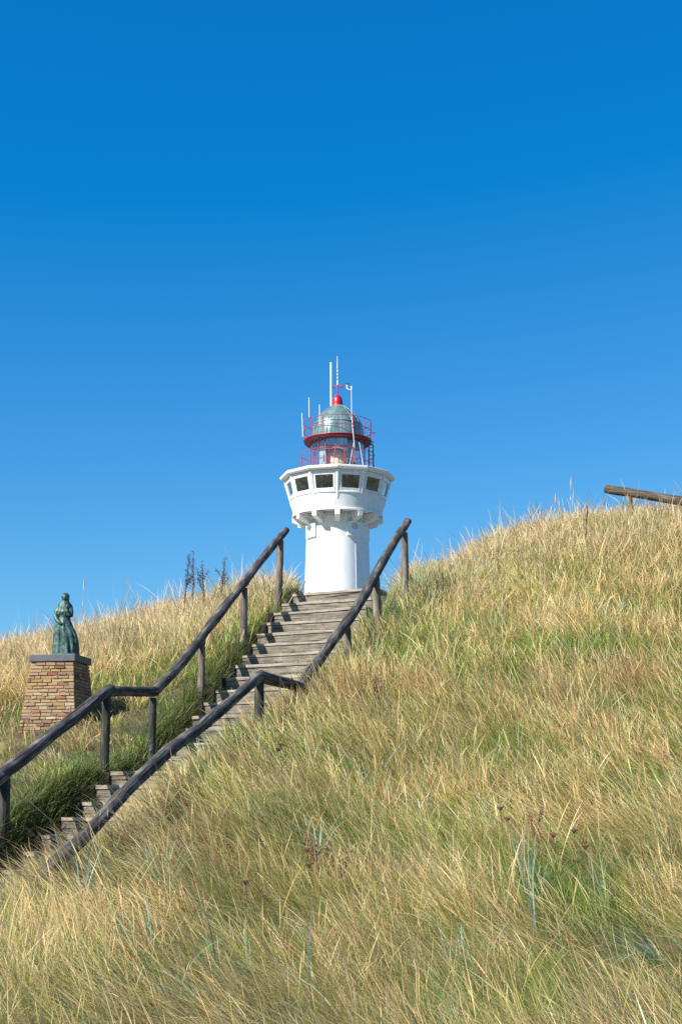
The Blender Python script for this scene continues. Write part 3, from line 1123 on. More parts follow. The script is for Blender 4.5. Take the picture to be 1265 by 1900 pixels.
cols = [(0.42, 0.27, 0.11), (0.43, 0.29, 0.14), (0.42, 0.26, 0.14), (0.42, 0.24, 0.15), (0.38, 0.15, 0.09), (0.29, 0.11, 0.07), (0.32, 0.21, 0.14), (0.24, 0.13, 0.10), (0.46, 0.36, 0.25), (0.44, 0.31, 0.17)]
wts = [5, 6, 5, 5, 1.6, 1.0, 3, 1.2, 1.2, 5]
ch = hb_ / NC
for r in range(NC):
    z0, z1_ = r * ch, (r + 1) * ch - .011
    hw = (wb + (wt - wb) * (r + .5) / NC) / 2
    for side in range(4):
        x = -hw + (0 if side % 2 == 0 else .05)
        endx = hw - (0 if side % 2 == 0 else .05)
        first = random.uniform(.05, .2)
        while x < endx - .005:
            L = first if first else random.choice((.08, .12, .14, .16))
            first = None
            x1 = min(x + L, endx)
            if endx - x1 < .04: x1 = endx
            kk = random.uniform(.78, 1.12); bk.colour = tuple(q * kk * random.uniform(.97, 1.03) for q in random.choices(cols, wts)[0])
            o_ = random.uniform(-.004, .011)
            jz = [random.uniform(-.006, .006) for _ in range(4)]
            pts = [(x, -hw - o_, z0 + jz[0]), (x1 - .007, -hw - o_ + random.uniform(-.003, .003), z0 + jz[1]), (x1 - .007, -hw + .05, z0 + jz[1]), (x, -hw + .05, z0 + jz[0]),
                   (x + .002, -hw - o_ + .003, z1_ + jz[2]), (x1 - .009, -hw - o_ + .003, z1_ + jz[3]), (x1 - .009, -hw + .05, z1_ + jz[3]), (x + .002, -hw + .05, z1_ + jz[2])]
            rot = Matrix.Rotation(math.pi / 2 * side, 3, 'Z')
            bk.hexa([rot @ Vector(p) for p in pts])
            x = x1
bk.build('brickwork', M['brick'], ped, bevel=.004, colours=True)
sl = MB()
sl.box((0, 0, hb_ + slab_t / 2 + .001), (WC, WC, slab_t))
sl.build('capstone', M['capstone'], ped, bevel=.008)

# ------------------------------------------------------------------ statue
st_base = Vector((0, 0, 0))
px_c = at(122, 1212, PD + 0.30)
statue = empty('statue', (px_c.x, px_c.y, ztop + .003), 'green bronze statue of a woman in skirt and shawl on the brick pedestal', 'statue')
U = 0.80 / 600 * 1.04
sm_ = MB()


def sc(zx, zy, y=0.0): return Vector(((zx - 625) * U, y, (792 - zy) * U))


def ell(c, rx, ry, rz_, n=20, m=12):
    vs, fs = [], []
    for i in range(m + 1):
        ph = math.pi * i / m
        for k in range(n):
            th = 2 * math.pi * k / n
            vs.append((c.x + rx * math.sin(ph) * math.cos(th), c.y + ry * math.sin(ph) * math.sin(th), c.z + rz_ * math.cos(ph)))
    for i in range(m):
        for k in range(n):
            k2 = (k + 1) % n
            fs.append((i * n + k, (i + 1) * n + k, (i + 1) * n + k2, i * n + k2))
    sm_.add(vs, fs, None, True)


def body(rings, n=72, folds=None):
    """rings: (zx_centre, zy, half width px, depth px, y, fold amp)"""
    vs, fs = [], []
    for (zx, zy, hw, dp_, y, fa_) in rings:
        for k in range(n):
            th = 2 * math.pi * k / n
            f_ = 1 + fa_ * (0.55 * math.sin(9 * th + 1.2 + (792 - zy) * .004) + 0.35 * math.sin(14 * th + .5 - (792 - zy) * .006) + .25 * math.sin(5 * th + 2 + (792 - zy) * .008))
            c = sc(zx, zy, y)
            vs.append((c.x + hw * U * f_ * math.cos(th), c.y + dp_ * U * f_ * math.sin(th), c.z))
    m = len(rings)
    for i in range(m - 1):
        for k in range(n):
            k2 = (k + 1) % n
            fs.append((i * n + k, i * n + k2, (i + 1) * n + k2, (i + 1) * n + k))
    fs.append(tuple(reversed(range(n)))); fs.append(tuple(range((m - 1) * n, m * n)))
    sm_.add(vs, fs, None, True)


# skirt and torso as one lofted body
body([(626, 788, 122, 95, 0, .09), (625, 760, 119, 92, 0, .12), (624, 700, 117, 88, 0, .13), (619, 640, 110, 82, 0, .13), (612, 580, 101, 76, 0, .12), (605, 530, 93, 70, 0, .09),
      (600, 490, 82, 62, 0, .06), (598, 455, 66, 52, 0, .03), (600, 430, 60, 47, 0, .02), (604, 395, 62, 48, 0, 0), (606, 350, 68, 52, 0, 0), (604, 320, 66, 46, 0, 0),
      (602, 300, 46, 36, 0, 0), (602, 285, 31, 30, 0, 0), (603, 262, 26, 26, 0, 0), (603, 250, 24, 24, 0, 0)])
# gathered overskirt bunched at the right hip, blown to the right
body([(672, 790, 72, 70, .01, .12), (684, 740, 66, 72, .0, .13), (690, 660, 58, 68, -.01, .14), (682, 600, 52, 64, -.015, .13), (660, 545, 50, 58, -.02, .10), (636, 505, 44, 50, -.02, .06), (620, 482, 30, 36, -.01, .02)], 48)
# head, hair, bun, scarf
ell(sc(604, 238, -.012), 29 * U, 38 * U, 46 * U)
ell(sc(603, 224, .010), 39 * U, 40 * U, 42 * U)
ell(sc(592, 248, .004), 26 * U, 30 * U, 30 * U)
ell(sc(616, 248, .004), 26 * U, 30 * U, 30 * U)
ell(sc(588, 222, -.012), 20 * U, 24 * U, 32 * U)
ell(sc(621, 222, -.012), 20 * U, 24 * U, 32 * U)
ell(sc(600, 240, .045), 24 * U, 20 * U, 24 * U)
ell(sc(606, 240, -.050), 5 * U, 8 * U, 10 * U, 10, 8)      # nose
ell(sc(605, 262, -.030), 12 * U, 12 * U, 10 * U, 12, 8)    # chin
for s_ in (-1, 1): ell(sc(604 + s_ * 34, 240, .0), 5 * U, 8 * U, 11 * U, 10, 8)
# shawl over the shoulders, wide folds running down to the elbows
body([(580, 425, 66, 44, .012, .05), (590, 400, 80, 52, .006, .06), (598, 370, 82, 56, .0, .06), (603, 340, 78, 56, 0, .05), (604, 314, 73, 54, 0, .04), (603, 292, 60, 50, 0, .03), (603, 274, 44, 42, 0, .02), (603, 264, 36, 36, 0, 0)], 60)
# viewer's left arm: sleeve to the elbow, forearm down across to the lap
sm_.tube([sc(556, 325, -.01), sc(534, 370, -.02), sc(524, 416, -.035), sc(540, 450, -.065), sc(566, 478, -.085), sc(590, 498, -.095)], [28 * U, 29 * U, 25 * U, 22 * U, 18 * U, 13 * U], 14)
for i_, (dx_, dy_) in enumerate(((0, 0), (5, 6), (8, 13), (8, 20))):
    sm_.tube([sc(588 + dx_ * .4, 494 + dy_ * .8, -.086), sc(606 + dx_ * .3, 500 + dy_ * .9, -.094), sc(618 - dx_ * .2, 510 + dy_, -.092)], [6.5 * U, 5.5 * U, 4 * U], 8)
sm_.tube([sc(590, 492, -.088), sc(604, 488, -.10), sc(614, 492, -.102)], [6.5 * U, 5.5 * U, 4 * U], 8)
# viewer's right arm: elbow out, forearm up to the collar
sm_.tube([sc(650, 325, -.01), sc(664, 362, -.03), sc(668, 408, -.055), sc(654, 402, -.080), sc(636, 370, -.096), sc(620, 338, -.094)], [27 * U, 28 * U, 25 * U, 22 * U, 18 * U, 14 * U], 14)
for i_, dx_ in enumerate((0, 6, 12, 18)):
    sm_.tube([sc(612 + dx_ * .8, 336, -.08), sc(600 + dx_ * .8, 318 - dx_ * .3, -.082), sc(594 + dx_ * .9, 304, -.072)], [6.5 * U, 5.5 * U, 4 * U], 8)
sm_.tube([sc(632, 336, -.078), sc(632, 322, -.082), sc(624, 312, -.08)], [6.5 * U, 5.5 * U, 4 * U], 8)
# scarf edges crossing over the chest
sm_.tube([sc(570, 300, -.04), sc(590, 330, -.068), sc(612, 370, -.074), sc(618, 410, -.066)], [7 * U, 9 * U, 9 * U, 6 * U], 8)
sm_.tube([sc(636, 300, -.04), sc(618, 330, -.068), sc(590, 372, -.070), sc(560, 400, -.05)], [7 * U, 9 * U, 9 * U, 6 * U], 8)
figure = sm_.build('figure', M['bronze'], statue)
rm = figure.modifiers.new('remesh', 'REMESH'); rm.mode = 'VOXEL'; rm.voxel_size = 0.0034; rm.use_smooth_shade = True
sm2 = figure.modifiers.new('smooth', 'SMOOTH'); sm2.iterations = 2; sm2.factor = .4
MB().lathe([(.001, 0), (.165, 0), (.17, .012), (.165, .022), (.001, .022)], 40).build('base_plate', M['bronze'], statue)

# ------------------------------------------------------------------ grass
LEAN = np.array([-0.93, -0.10])


def ribbons(name, x, y, L, w, tilt, az, bend, c0, c1, prof, K=5, lift=0.0, droop=0.0):
    """one mesh of curved ribbons. tilt: start lean, bend: extra lean at the tip (radians), az: azimuth of lean"""
    n = len(x)
    z = gz(x, y) - 0.02 + lift
    t = np.linspace(0, 1, K + 1)
    P = np.zeros((n, K + 1, 3))
    P[:, 0] = np.stack([x, y, z], 1)
    for k in range(1, K + 1):
        ang = tilt + bend * ((k - .5) / K) ** 1.3
        dl = L / K
        P[:, k, 0] = P[:, k - 1, 0] + np.sin(ang) * np.cos(az) * dl
        P[:, k, 1] = P[:, k - 1, 1] + np.sin(ang) * np.sin(az) * dl
        P[:, k, 2] = P[:, k - 1, 2] + np.cos(ang) * dl
    ya = rng.uniform(0, 2 * np.pi, n)
    wx, wy = np.cos(ya), np.sin(ya)
    # lean ribbons towards lying side-on to their bend
    W_ = np.stack([wx, wy, 0.15 * rng.standard_normal(n)], 1)
    pf = np.asarray(prof)                                   # relative width per section
    half = (w[:, None] * pf[None, :])[:, :, None] * 0.5 * W_[:, None, :]
    V = np.stack([P - half, P + half], 2)                    # n, K+1, 2, 3
    verts = V.reshape(-1, 3)
    base = (np.arange(n) * (K + 1) * 2)[:, None]
    k = np.arange(K)[None, :] * 2
    q = np.stack([base + k, base + k + 1, base + k + 3, base + k + 2], -1).reshape(-1, 4)
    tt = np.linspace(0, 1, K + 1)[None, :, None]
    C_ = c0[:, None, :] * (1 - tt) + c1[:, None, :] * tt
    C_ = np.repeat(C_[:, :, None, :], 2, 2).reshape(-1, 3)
    return verts, q, C_


def merge(name, parts, material):
    vs, qs, cs, o = [], [], [], 0
    for v, q, c in parts:
        vs.append(v); qs.append(q + o); cs.append(c); o += len(v)
    return np_mesh(name, np.concatenate(vs), np.concatenate(qs), np.clip(np.concatenate(cs), 0, 1), material)


def scatter(n, ylo, yhi, dens=None, clump=None):
    """random roots inside the seen wedge of the dune (plus a margin), outside stairs and pedestal"""
    xs, ys = [], []
    got = 0
    while got < n:
        m = int((n - got) * 1.8) + 1000
        y = ylo + (yhi - ylo) * rng.random(m)
        hwid = 0.315 * y + 1.2
        keep = rng.random(m) < hwid / (0.315 * yhi + 1.2)
        x = (rng.random(m) * 2 - 1) * hwid
        s_, t_ = st(x, y)
        keep &= ~((t_ > 0.10) & (t_ < 1.80) & (s_ < 5.2) & (s_ > -6.6))
        keep &= ~((y > 21.7) & (x > -.62) & (x < .80) & (s_ > 4.9))
        lx_, ly_ = x - ctr.x, y - ctr.y
        keep &= ~((np.abs(lx_ * fx.x + ly_ * fx.y) < .40) & (np.abs(lx_ * fy.x + ly_ * fy.y) < .40))
        if dens is not None:
            keep &= rng.random(m) < dens(x, y)
        x, y = x[keep], y[keep]
        xs.append(x); ys.append(y); got += len(x)
    return np.concatenate(xs)[:n], np.concatenate(ys)[:n]


def side(x, y):
    s_, t_ = st(x, y)
    return s_, t_


def left_low(x, y):
    """the shorter mown looking bank on the left of the stairs, in front of the pedestal"""
    s_, t_ = st(x, y)
    return (t_ < 0.2) * (1 - sstep(18.6, 20.2, y + 0.12 * x))


def gjit(n, s): return rng.standard_normal(n) * s


def palette(arr, idx, n, var=0.12):
    c = np.array(arr)[idx]
    return c * (1 + var * rng.standard_normal((n, 1))) * (1 + .04 * rng.standard_normal((n, 3)))


def straw_density(x, y):
    p = 0.55 * vnoise(x, y, 1.1, 21) + 0.3 * vnoise(x, y, .42, 22) + .3 * vnoise(x, y, 2.6, 23)
    d = sstep(.40, .66, p) * .86 + .13
    d = np.where(y < 11, d + .13 * (11 - y), d)
    s_, t_ = st(x, y)
    crest = sstep(19.0, 22.5, y)
    d = d * (1 - .3 * crest) + .55 * crest
    d = np.where(t_ < .2, np.where(left_low(x, y) > .5, .07 + .3 * sstep(.5, .75, vnoise(x, y, .5, 9)), d), d)
    # close beside the steps it stays green and short on the left
    d = np.where((t_ < .2) & (t_ > -.55), d * .2, d)
    return np.clip(d, 0, 1)


def widthscale(y): return np.clip(y / 14.0, .65, 1.5)


def lean_of(x, y, n):
    near = 1 - sstep(12, 21, y)
    windaz = math.pi + .1 + .9 * (vnoise(x, y, 1.2, 41) - .5) * 2 + gjit(n, .45)
    til = (.12 + .52 * near + .45 * (vnoise(x, y, .8, 42) - .5)) + gjit(n, .2)
    return windaz, til


def vec_lean(x, y, n, outx=0, outy=0, jit=.17):
    """start lean as azimuth and angle: wind, eddies, a tussock's own outward spread"""
    near = 1 - sstep(12, 21, y)
    az = math.pi + .05 + 1.3 * (vnoise(x, y, 1.25, 41) - .5) + 1.2 * (vnoise(x, y, .38, 43) - .5)
    til = .06 + .56 * near + .7 * (vnoise(x, y, .8, 42) - .5) * (.4 + .6 * near)
    vx = til * np.cos(az) + outx + gjit(n, jit); vy = til * np.sin(az) + outy + gjit(n, jit)
    return np.arctan2(vy, vx), np.minimum(np.hypot(vx, vy), 1.35)


def tussocks(nc, per, radius, dens, yhi=25.5):
    """roots bundled in tussocks; returns roots, tussock number, spread vector"""
    cx_, cy_ = scatter(nc, 6.0, yhi, dens)
    cnt = rng.poisson(per * rng.uniform(.4, 1.6, nc))
    ti = np.repeat(np.arange(nc), cnt)
    rr = radius * rng.uniform(.5, 1.6, nc)[ti]
    ox, oy = gjit(len(ti), 1) * rr, gjit(len(ti), 1) * rr
    x, y = cx_[ti] + ox, cy_[ti] + oy
    s_, t_ = st(x, y)
    lx_, ly_ = x - ctr.x, y - ctr.y
    ok = ~((t_ > 0.10) & (t_ < 1.80) & (s_ < 5.2) & (s_ > -6.6)) & ~((y > 21.7) & (x > -.62) & (x < .8) & (s_ > 4.9))
    ok &= ~((np.abs(lx_ * fx.x + ly_ * fx.y) < .38) & (np.abs(lx_ * fy.x + ly_ * fy.y) < .38))
    return x[ok], y[ok], ti[ok], (ox / radius)[ok], (oy / radius)[ok]


# 1. matted undergrowth, green to olive to dead thatch
n = 180000
x, y = scatter(n, 6.2, 25.5)
g_ = .55 * vnoise(x, y, .9, 31) + .35 * vnoise(x, y, .35, 32) + .3 * vnoise(x, y, 2.4, 33) - .08
az, til = vec_lean(x, y, n, jit=.3)
low = left_low(x, y)
L = (0.11 + .19 * rng.random(n)) * (.7 + .6 * vnoise(x, y, .7, 34)) * (1 - .6 * low)
c_g = np.array([0.10, 0.17, 0.028]); c_o = np.array([0.30, 0.325, 0.07]); c_d = np.array([0.56, 0.40, 0.18])
u = rng.random(n) * .75 + g_ * .85 - .42
s_, t_ = st(x, y)
u = np.where(low > .5, u + .34, u)
u = np.where(y < 11, u + .13 * (11 - y), u)
u = u + .25 * sstep(20.5, 22.5, y)
u = np.where((t_ < .25) & (t_ > -.32), u - .4, u)
u = np.clip(u, 0, 1)[:, None]
c0 = np.where(u < .5, c_g + (c_o - c_g) * u * 2, c_o + (c_d - c_o) * (u * 2 - 1)) * (1 + .2 * rng.standard_normal((n, 1)))
rb = (sstep(.55, .8, vnoise(x, y, .8, 91)) * (1 - sstep(9, 12, y)))[:, None]
c0 = c0 * (1 - .6 * rb) + np.array([.24, .15, .085]) * .6 * rb
c0 = c0 * np.where(low[:, None] > .5, np.array([.80, .66, .8]), 1.0)
parts = [ribbons('g', x, y, L, (.0042 + .0035 * rng.random(n)) * widthscale(y), til, az, .5 + gjit(n, .4), c0 * .9, c0 * 1.08, [1, 1, .85, .55, .05], 4)]
o = merge('undergrowth', parts, M['grass'])
tag(o, 'matted short green and olive grass covering the dune between the taller stalks', 'grass', kind='stuff')

# 2. straw coloured stalks with seed heads, in tussocks and loose
pal = np.array([(0.90, 0.65, 0.32), (0.79, 0.53, 0.24), (0.97, 0.79, 0.45), (0.58, 0.37, 0.17), (0.72, 0.62, 0.24), (0.88, 0.61, 0.34)])


def straw(x, y, n, ox, oy, tone, hgt):
    low = left_low(x, y)
    az, til = vec_lean(x, y, n, ox * .20, oy * .20, .23)
    fl = rng.random(n) < .08
    til = np.where(fl, np.minimum(til + .5, 1.4), til)
    s_, t_ = st(x, y)
    crest = sstep(20.0, 22.5, y)
    L = (.24 + .22 * rng.random(n) + .14 * vnoise(x, y, 1.4, 51)) * hgt * (1 - .45 * low)
    L = np.where((t_ > 1.7) & (t_ < 2.3) & (y > 13), L * .75, L)
    L = np.where(rng.random(n) < .03 + .03 * crest, L * rng.uniform(1.25, 1.75, n), L)
    c1 = tone * (1 + .13 * rng.standard_normal((n, 1))) * (1 + .04 * rng.standard_normal((n, 3)))
    c1 = c1 * (1 - .5 * crest[:, None]) + np.array([.80, .66, .47]) * .5 * crest[:, None]
    w = (.0027 + .0022 * rng.random(n) + .0032 * (rng.random(n) < .15)) * widthscale(y)
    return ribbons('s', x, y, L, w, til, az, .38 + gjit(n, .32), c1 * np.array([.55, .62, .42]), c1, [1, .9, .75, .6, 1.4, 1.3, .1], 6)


x, y, ti, ox, oy = tussocks(4300, 24, .07, straw_density)
tt_, th_ = pal[rng.integers(0, 6, 4300)], rng.uniform(.6, 1.4, 4300)
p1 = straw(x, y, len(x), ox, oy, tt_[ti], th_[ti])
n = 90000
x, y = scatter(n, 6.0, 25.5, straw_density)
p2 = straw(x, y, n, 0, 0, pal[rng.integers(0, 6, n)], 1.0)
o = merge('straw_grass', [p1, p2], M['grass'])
tag(o, 'tall pale straw coloured grass stalks with seed heads leaning over the dune', 'grass', kind='stuff')

# 3. long green blades in patches among the straw
gpal = np.array([(0.27, 0.41, 0.06), (0.19, 0.33, 0.06), (0.40, 0.50, 0.10), (0.23, 0.37, 0.13), (0.46, 0.50, 0.12)])


def green_density(a, b):
    s_, t_ = st(a, b)
    d = sstep(.40, .66, vnoise(a, b, 1.5, 61) * .5 + vnoise(a, b, .5, 62) * .6) * .8 + .2
    return np.where((t_ < .2), d * (.3 + .5 * (t_ > -.6)), d) * (1 - .5 * sstep(21, 23, b))


def green(x, y, n, ox, oy, tone, hgt):
    az, til = vec_lean(x, y, n, ox * .22, oy * .22, .22)
    low = left_low(x, y)
    L = (.20 + .24 * rng.random(n)) * hgt * (1 - .6 * low)
    c1 = tone * (1 + .13 * rng.standard_normal((n, 1)))
    return ribbons('b', x, y, L, (.004 + .004 * rng.random(n)) * widthscale(y), til, az, .65 + gjit(n, .45), c1 * .85, c1 * 1.1, [1, 1, .9, .7, .45, .05], 5)


x, y, ti, ox, oy = tussocks(2750, 24, .06, green_density)
tt_, th_ = gpal[rng.integers(0, 5, 2750)], rng.uniform(.7, 1.35, 2750)
p1 = green(x, y, len(x), ox, oy, tt_[ti], th_[ti])
n = 43000
x, y = scatter(n, 6.0, 25.5, green_density)
p2 = green(x, y, n, 0, 0, gpal[rng.integers(0, 5, n)], 1.0)
o = merge('green_grass', [p1, p2], M['grass'])
tag(o, 'long fresh green grass blades growing through the dry straw', 'grass', kind='stuff')

# broad blue green leaves, strewn singly and in threes and fours
x, y, ti, ox, oy = tussocks(420, 7, .05, lambda a, b: np.clip(sstep(.4, .65, vnoise(a, b, 1.9, 71)) + .1, 0, 1) * (st(a, b)[1] > 1.9 - 9 * (b > 19)))
n = len(x)
az, til = vec_lean(x, y, n, ox * .35, oy * .35, .3)
bl = np.array([(0.26, 0.37, 0.28), (0.34, 0.45, 0.35), (0.19, 0.30, 0.19), (0.20, 0.33, 0.13)])
c1 = bl[rng.integers(0, 4, n)] * (1 + .12 * rng.standard_normal((n, 1)))
o = merge('broad_leaved_grass', [ribbons('m', x, y, .35 + .3 * rng.random(n), (.008 + .005 * rng.random(n)) * np.clip(widthscale(y), 1, 1.5), til, az, .9 + gjit(n, .6), c1 * .9, c1 * 1.05, [.8, 1, 1, .9, .75, .5, .05], 6)], M['grass'])
tag(o, 'scattered broad blue green leaves between the straw stalks', 'grass', kind='stuff')

# 4. fringe beside the steps
n = 40000
ss = rng.uniform(-6.5, 5.4, n)
lf = rng.random(n) < .62
tt = np.where(lf, rng.normal(.03, .12, n), rng.normal(1.92, .14, n))
tt = np.where(lf & (tt > .20), .20 - (tt - .20) * 2, tt); tt = np.where(~lf & (tt < 1.66), 1.66 + (1.66 - tt), tt)
x = O2[0] + HD[0] * ss + CD[0] * tt; y = O2[1] + HD[1] * ss + CD[1] * tt
azt = np.where(lf, math.atan2(CD[1], CD[0]), math.atan2(-CD[1], -CD[0])) + gjit(n, .7)
L = (.07 + .20 * rng.random(n)) * np.where(lf, .55 + .9 * vnoise(x, y, .22, 81) + .4 * (ss > 0), 1.4)
gr = np.array([(0.09, 0.135, 0.03), (0.15, 0.19, 0.05), (0.07, 0.11, 0.03), (0.30, 0.27, 0.12)])
sr = np.array([(0.20, 0.27, 0.08), (0.55, 0.43, 0.24), (0.36, 0.38, 0.14), (0.66, 0.52, 0.30)])
idx = rng.integers(0, 4, n)
c1 = np.where(lf[:, None], gr[idx], sr[idx]) * (1 + .15 * rng.standard_normal((n, 1)))
keep = ~lf | (rng.random(n) < .25 + 1.1 * sstep(.3, .65, vnoise(x, y, .3, 82)))
x, y, L, azt, c1 = x[keep], y[keep], L[keep], azt[keep], c1[keep]; n = len(x)
parts = [ribbons('f', x, y, L, (.005 + .003 * rng.random(n)) * 1.3, .15 + np.abs(gjit(n, .25)), azt, .9 + gjit(n, .4), c1 * .85, c1 * 1.05, [1, 1, .85, .55, .05], 4, lift=.0)]
o = merge('stair_fringe_grass', parts, M['grass'])
tag(o, 'dark green grass fringe hanging over both edges of the stairs', 'grass', kind='stuff')


# small weeds rooted in the joints of the landing and the treads
n = 3600
k_ = rng.integers(0, 34, n)
ws, wt_ = np.concatenate([rng.uniform(-1.25, -.05, 20), rng.integers(1, 14, 14) * 4.73 / 15 + .27]), np.concatenate([rng.uniform(.4, 1.5, 20), rng.uniform(.25, 1.6, 14)])
ss = ws[k_] + gjit(n, .05) * np.where(k_ < 20, 1, .3); tt = wt_[k_] + gjit(n, .09)
x = O2[0] + HD[0] * ss + CD[0] * tt; y = O2[1] + HD[1] * ss + CD[1] * tt
zt_ = np.where(ss < 0, 2.055, 2.05 + (4.86 - 2.05) * (np.floor(np.maximum(ss, 0) / (4.73 / 15)) + 1) / 15)
c1 = gr[rng.integers(0, 4, n)] * (1.2 + .2 * rng.standard_normal((n, 1)))
parts = [ribbons('w', x, y, .04 + .07 * rng.random(n), np.full(n, .008), np.abs(gjit(n, .5)), rng.uniform(0, 6.28, n), .8 + gjit(n, .3), c1, c1, [1, 1, .8, .1], 3, lift=zt_ - gz(x, y))]
o = merge('step_weeds', parts, M['grass'])
tag(o, 'small green weeds growing on the landing and in the joints of the steps', 'weeds', kind='stuff')


# ------------------------------------------------------------------ single plants
def blades_obj(name, x, y, n, spread, L, w, tilt, bend, colset, label, cat, group=None, az=None, sunk=0.02, material=None):
    root = Vector((x, y, float(gz(x, y)) - sunk))
    mb = MB()
    for i in range(n):
        a = random.uniform(0, 2 * math.pi)
        if az is not None: a = az + random.gauss(0, .9)
        r = random.random() * spread
        p = Vector((math.cos(a) * r, math.sin(a) * r, 0))
        l = L * random.uniform(.55, 1.1); ti = max(0, random.gauss(tilt, .18)); be = max(0, random.gauss(bend, .35))
        wd = w * random.uniform(.7, 1.2)
        wa = a + math.pi / 2 + random.gauss(0, .5)
        wv = Vector((math.cos(wa), math.sin(wa), 0))
        c = random.choice(colset); k_ = random.uniform(.85, 1.15)
        mb.colour = tuple(q * k_ for q in c)
        vs, fs = [], []
        K_ = 8
        for k in range(K_ + 1):
            t = k / K_
            hw = wd * .5 * (min(1, .6 + t * 2) * (1 - t ** 2.5) + .02)
            vs += [p - wv * hw, p + wv * hw]
            if k: fs.append((2 * k - 2, 2 * k - 1, 2 * k + 1, 2 * k))
            ang = ti + be * t ** 1.2
            p = p + Vector((math.sin(ang) * math.cos(a), math.sin(ang) * math.sin(a), math.cos(ang))) * (l / K_)
        mb.add(vs, fs, None, True)
    o = mb.build(name, material or M['leaf'], None, loc=root, colours=True)
    return tag(o, label, cat, group)


def ground_hit(px, py, guess=(6.5, 25)):
    """where the line of sight through a pixel meets the dune"""
    for Y in np.arange(guess[0], guess[1], .03):
        p = at(px, py, Y)
        if p.z < float(gz(p.x, p.y)): return p.x, p.y
    p = at(px, py, 20)
    return p.x, p.y


BG = [(0.24, 0.34, 0.26), (0.33, 0.43, 0.34), (0.17, 0.27, 0.17), (0.15, 0.25, 0.11)]
MAR = [
    (985, 1690, 12, .45, .25, .3, 1.3, 'blue green marram tuft standing upright in the lower right grass, below the brown seed heads'),
    (1235, 1790, 18, .50, .95, .9, 3.3, 'wide spreading blue green marram tuft arching left at the right edge near the bottom'),
    (305, 1650, 14, .42, .5, .6, 1.8, 'blue green marram tuft with broad pale leaves below the lower end of the stairs'),
    (150, 1690, 9, .42, .3, .5, 2.2, 'thin marram tuft in the straw at the lower left corner of the slope'),
    (470, 1870, 12, .40, 1.0, .8, 3.0, 'low blue green marram tuft lying flat at the bottom edge, left of the middle'),
    (860, 1830, 10, .42, .4, .5, 1.9, 'blue green marram tuft near the bottom edge right of the middle'),
    (770, 1790, 7, .38, .8, 1.2, 2.6, 'small curled marram tuft in the bottom middle of the slope'),
    (590, 1600, 8, .40, .2, .6, 1.6, 'slender marram tuft in the middle of the foreground slope beside reddish dead stems'),
    (1130, 1700, 9, .40, .5, .6, 2.4, 'marram tuft half hidden in straw between the two right hand marram tufts'),
]
for px, py, n_, L_, ti, be, az_, lab in MAR:
    gx_, gy_ = ground_hit(px, py)
    blades_obj('marram_tuft', gx_, gy_, int(n_ * 1.6), .06, L_ * 1.35, .015, ti, be, BG, lab, 'grass tuft', 'blue green marram tufts in the foreground', az=az_)
for px, py, lab in ((700, 1165, 'greenish marram tuft at the foot of the right rail post nearest the crest gap'),
                    (770, 1085, 'leafy green marram tuft right of the top post of the right handrail'),
                    (498, 1098, 'marram tuft left of the top post of the left handrail'),
                    (440, 1115, 'marram tuft on the left crest behind the second rail post'),
                    (215, 1180, 'marram tuft on the left crest between the statue and the dark plumes')):
    q = at(px, py, 21.8 if px > 600 else 22.6)
    if px == 700: q = at(706, 1160, 20.3)
    if px == 215: q = at(215, 1180, 22.3)
    blades_obj('marram_tuft', q.x, q.y, 60, .28, .62, .014, .25, .8, BG + [(0.16, 0.22, 0.08)], lab, 'grass tuft', 'marram tufts beside the rail posts')


# dead umbel seed heads
def umbel(px, py, h, lab, heads=1, top_px=None):
    gx_, gy_ = ground_hit(px, py + 10)
    # stand it so that its head meets the wanted pixel
    best = None
    for Y in np.arange(6.8, 23, .05):
        p = at(px, py, Y)
        dz = p.z - float(gz(p.x, p.y))
        if dz < h: best = p; break
    if best is None: best = at(px, py, 12)
    root = Vector((best.x + .02, best.y, float(gz(best.x, best.y)) - .02))
    e = empty('seed_plant', root, lab, 'dead plant', 'brown dead seed plants in the grass')
    top = best - root
    st_ = MB(); st_.colour = (0.16, 0.09, 0.055)
    st_.tube([Vector((0, 0, 0)), top * .5 + Vector((.01, 0, 0)), top], [.004, .0035, .003], 6)
    st_.build('stem', M['leaf'], e, colours=True)
    for hI in range(heads):
        off = Vector((random.uniform(-.08, .08), random.uniform(-.05, .05), -random.uniform(.02, .12))) if hI else Vector((0, 0, 0))
        hd = MB(); hd.colour = (0.26, 0.15, 0.10)
        if hI:
            hd.tube([top * .6, top + off * .9], .0022, 5)
        for k in range(26):
            a = 2.399 * k; rr_ = .032 * math.sqrt(k / 26)
            q = top + off + Vector((rr_ * math.cos(a), rr_ * math.sin(a), .022 - 6 * rr_ ** 2 + .012 * random.random()))
            hd.tube([top + off + Vector((0, 0, -.012)), q], .0012, 4, False)
            hd.colour = tuple(c * random.uniform(.7, 1.3) for c in (0.28, 0.16, 0.11))
            s3 = .0055
            hd.tube([q + Vector((0, 0, -s3)), q, q + Vector((0, 0, s3))], [.001, s3, .001], 5, False)
        hd.build('seed_head', M['leaf'], e, colours=True)


umbel(928, 1503, .5, 'dead plant with the taller brown umbel head in the middle of the right slope')
umbel(941, 1523, .46, 'dead plant with a dark brown cupped umbel head just below the taller one', 1)
umbel(1026, 1553, .42, 'dead plant with a faded pinkish umbel right of the dark cupped one', 1)
umbel(1064, 1545, .42, 'dead plant with brown umbels near the right edge of the slope', 2)
umbel(1085, 1575, .4, 'dead plant with small umbel leaning over the straw, rightmost of the seed plants', 2)
umbel(520, 1385, .48, 'dead plant with brown umbel close right of the lower rail landing', 2)
umbel(570, 1580, .42, 'dead plant with reddish umbel in the middle foreground', 2)
umbel(456, 1640, .42, 'dead plant with purplish umbel low in the left foreground', 1)


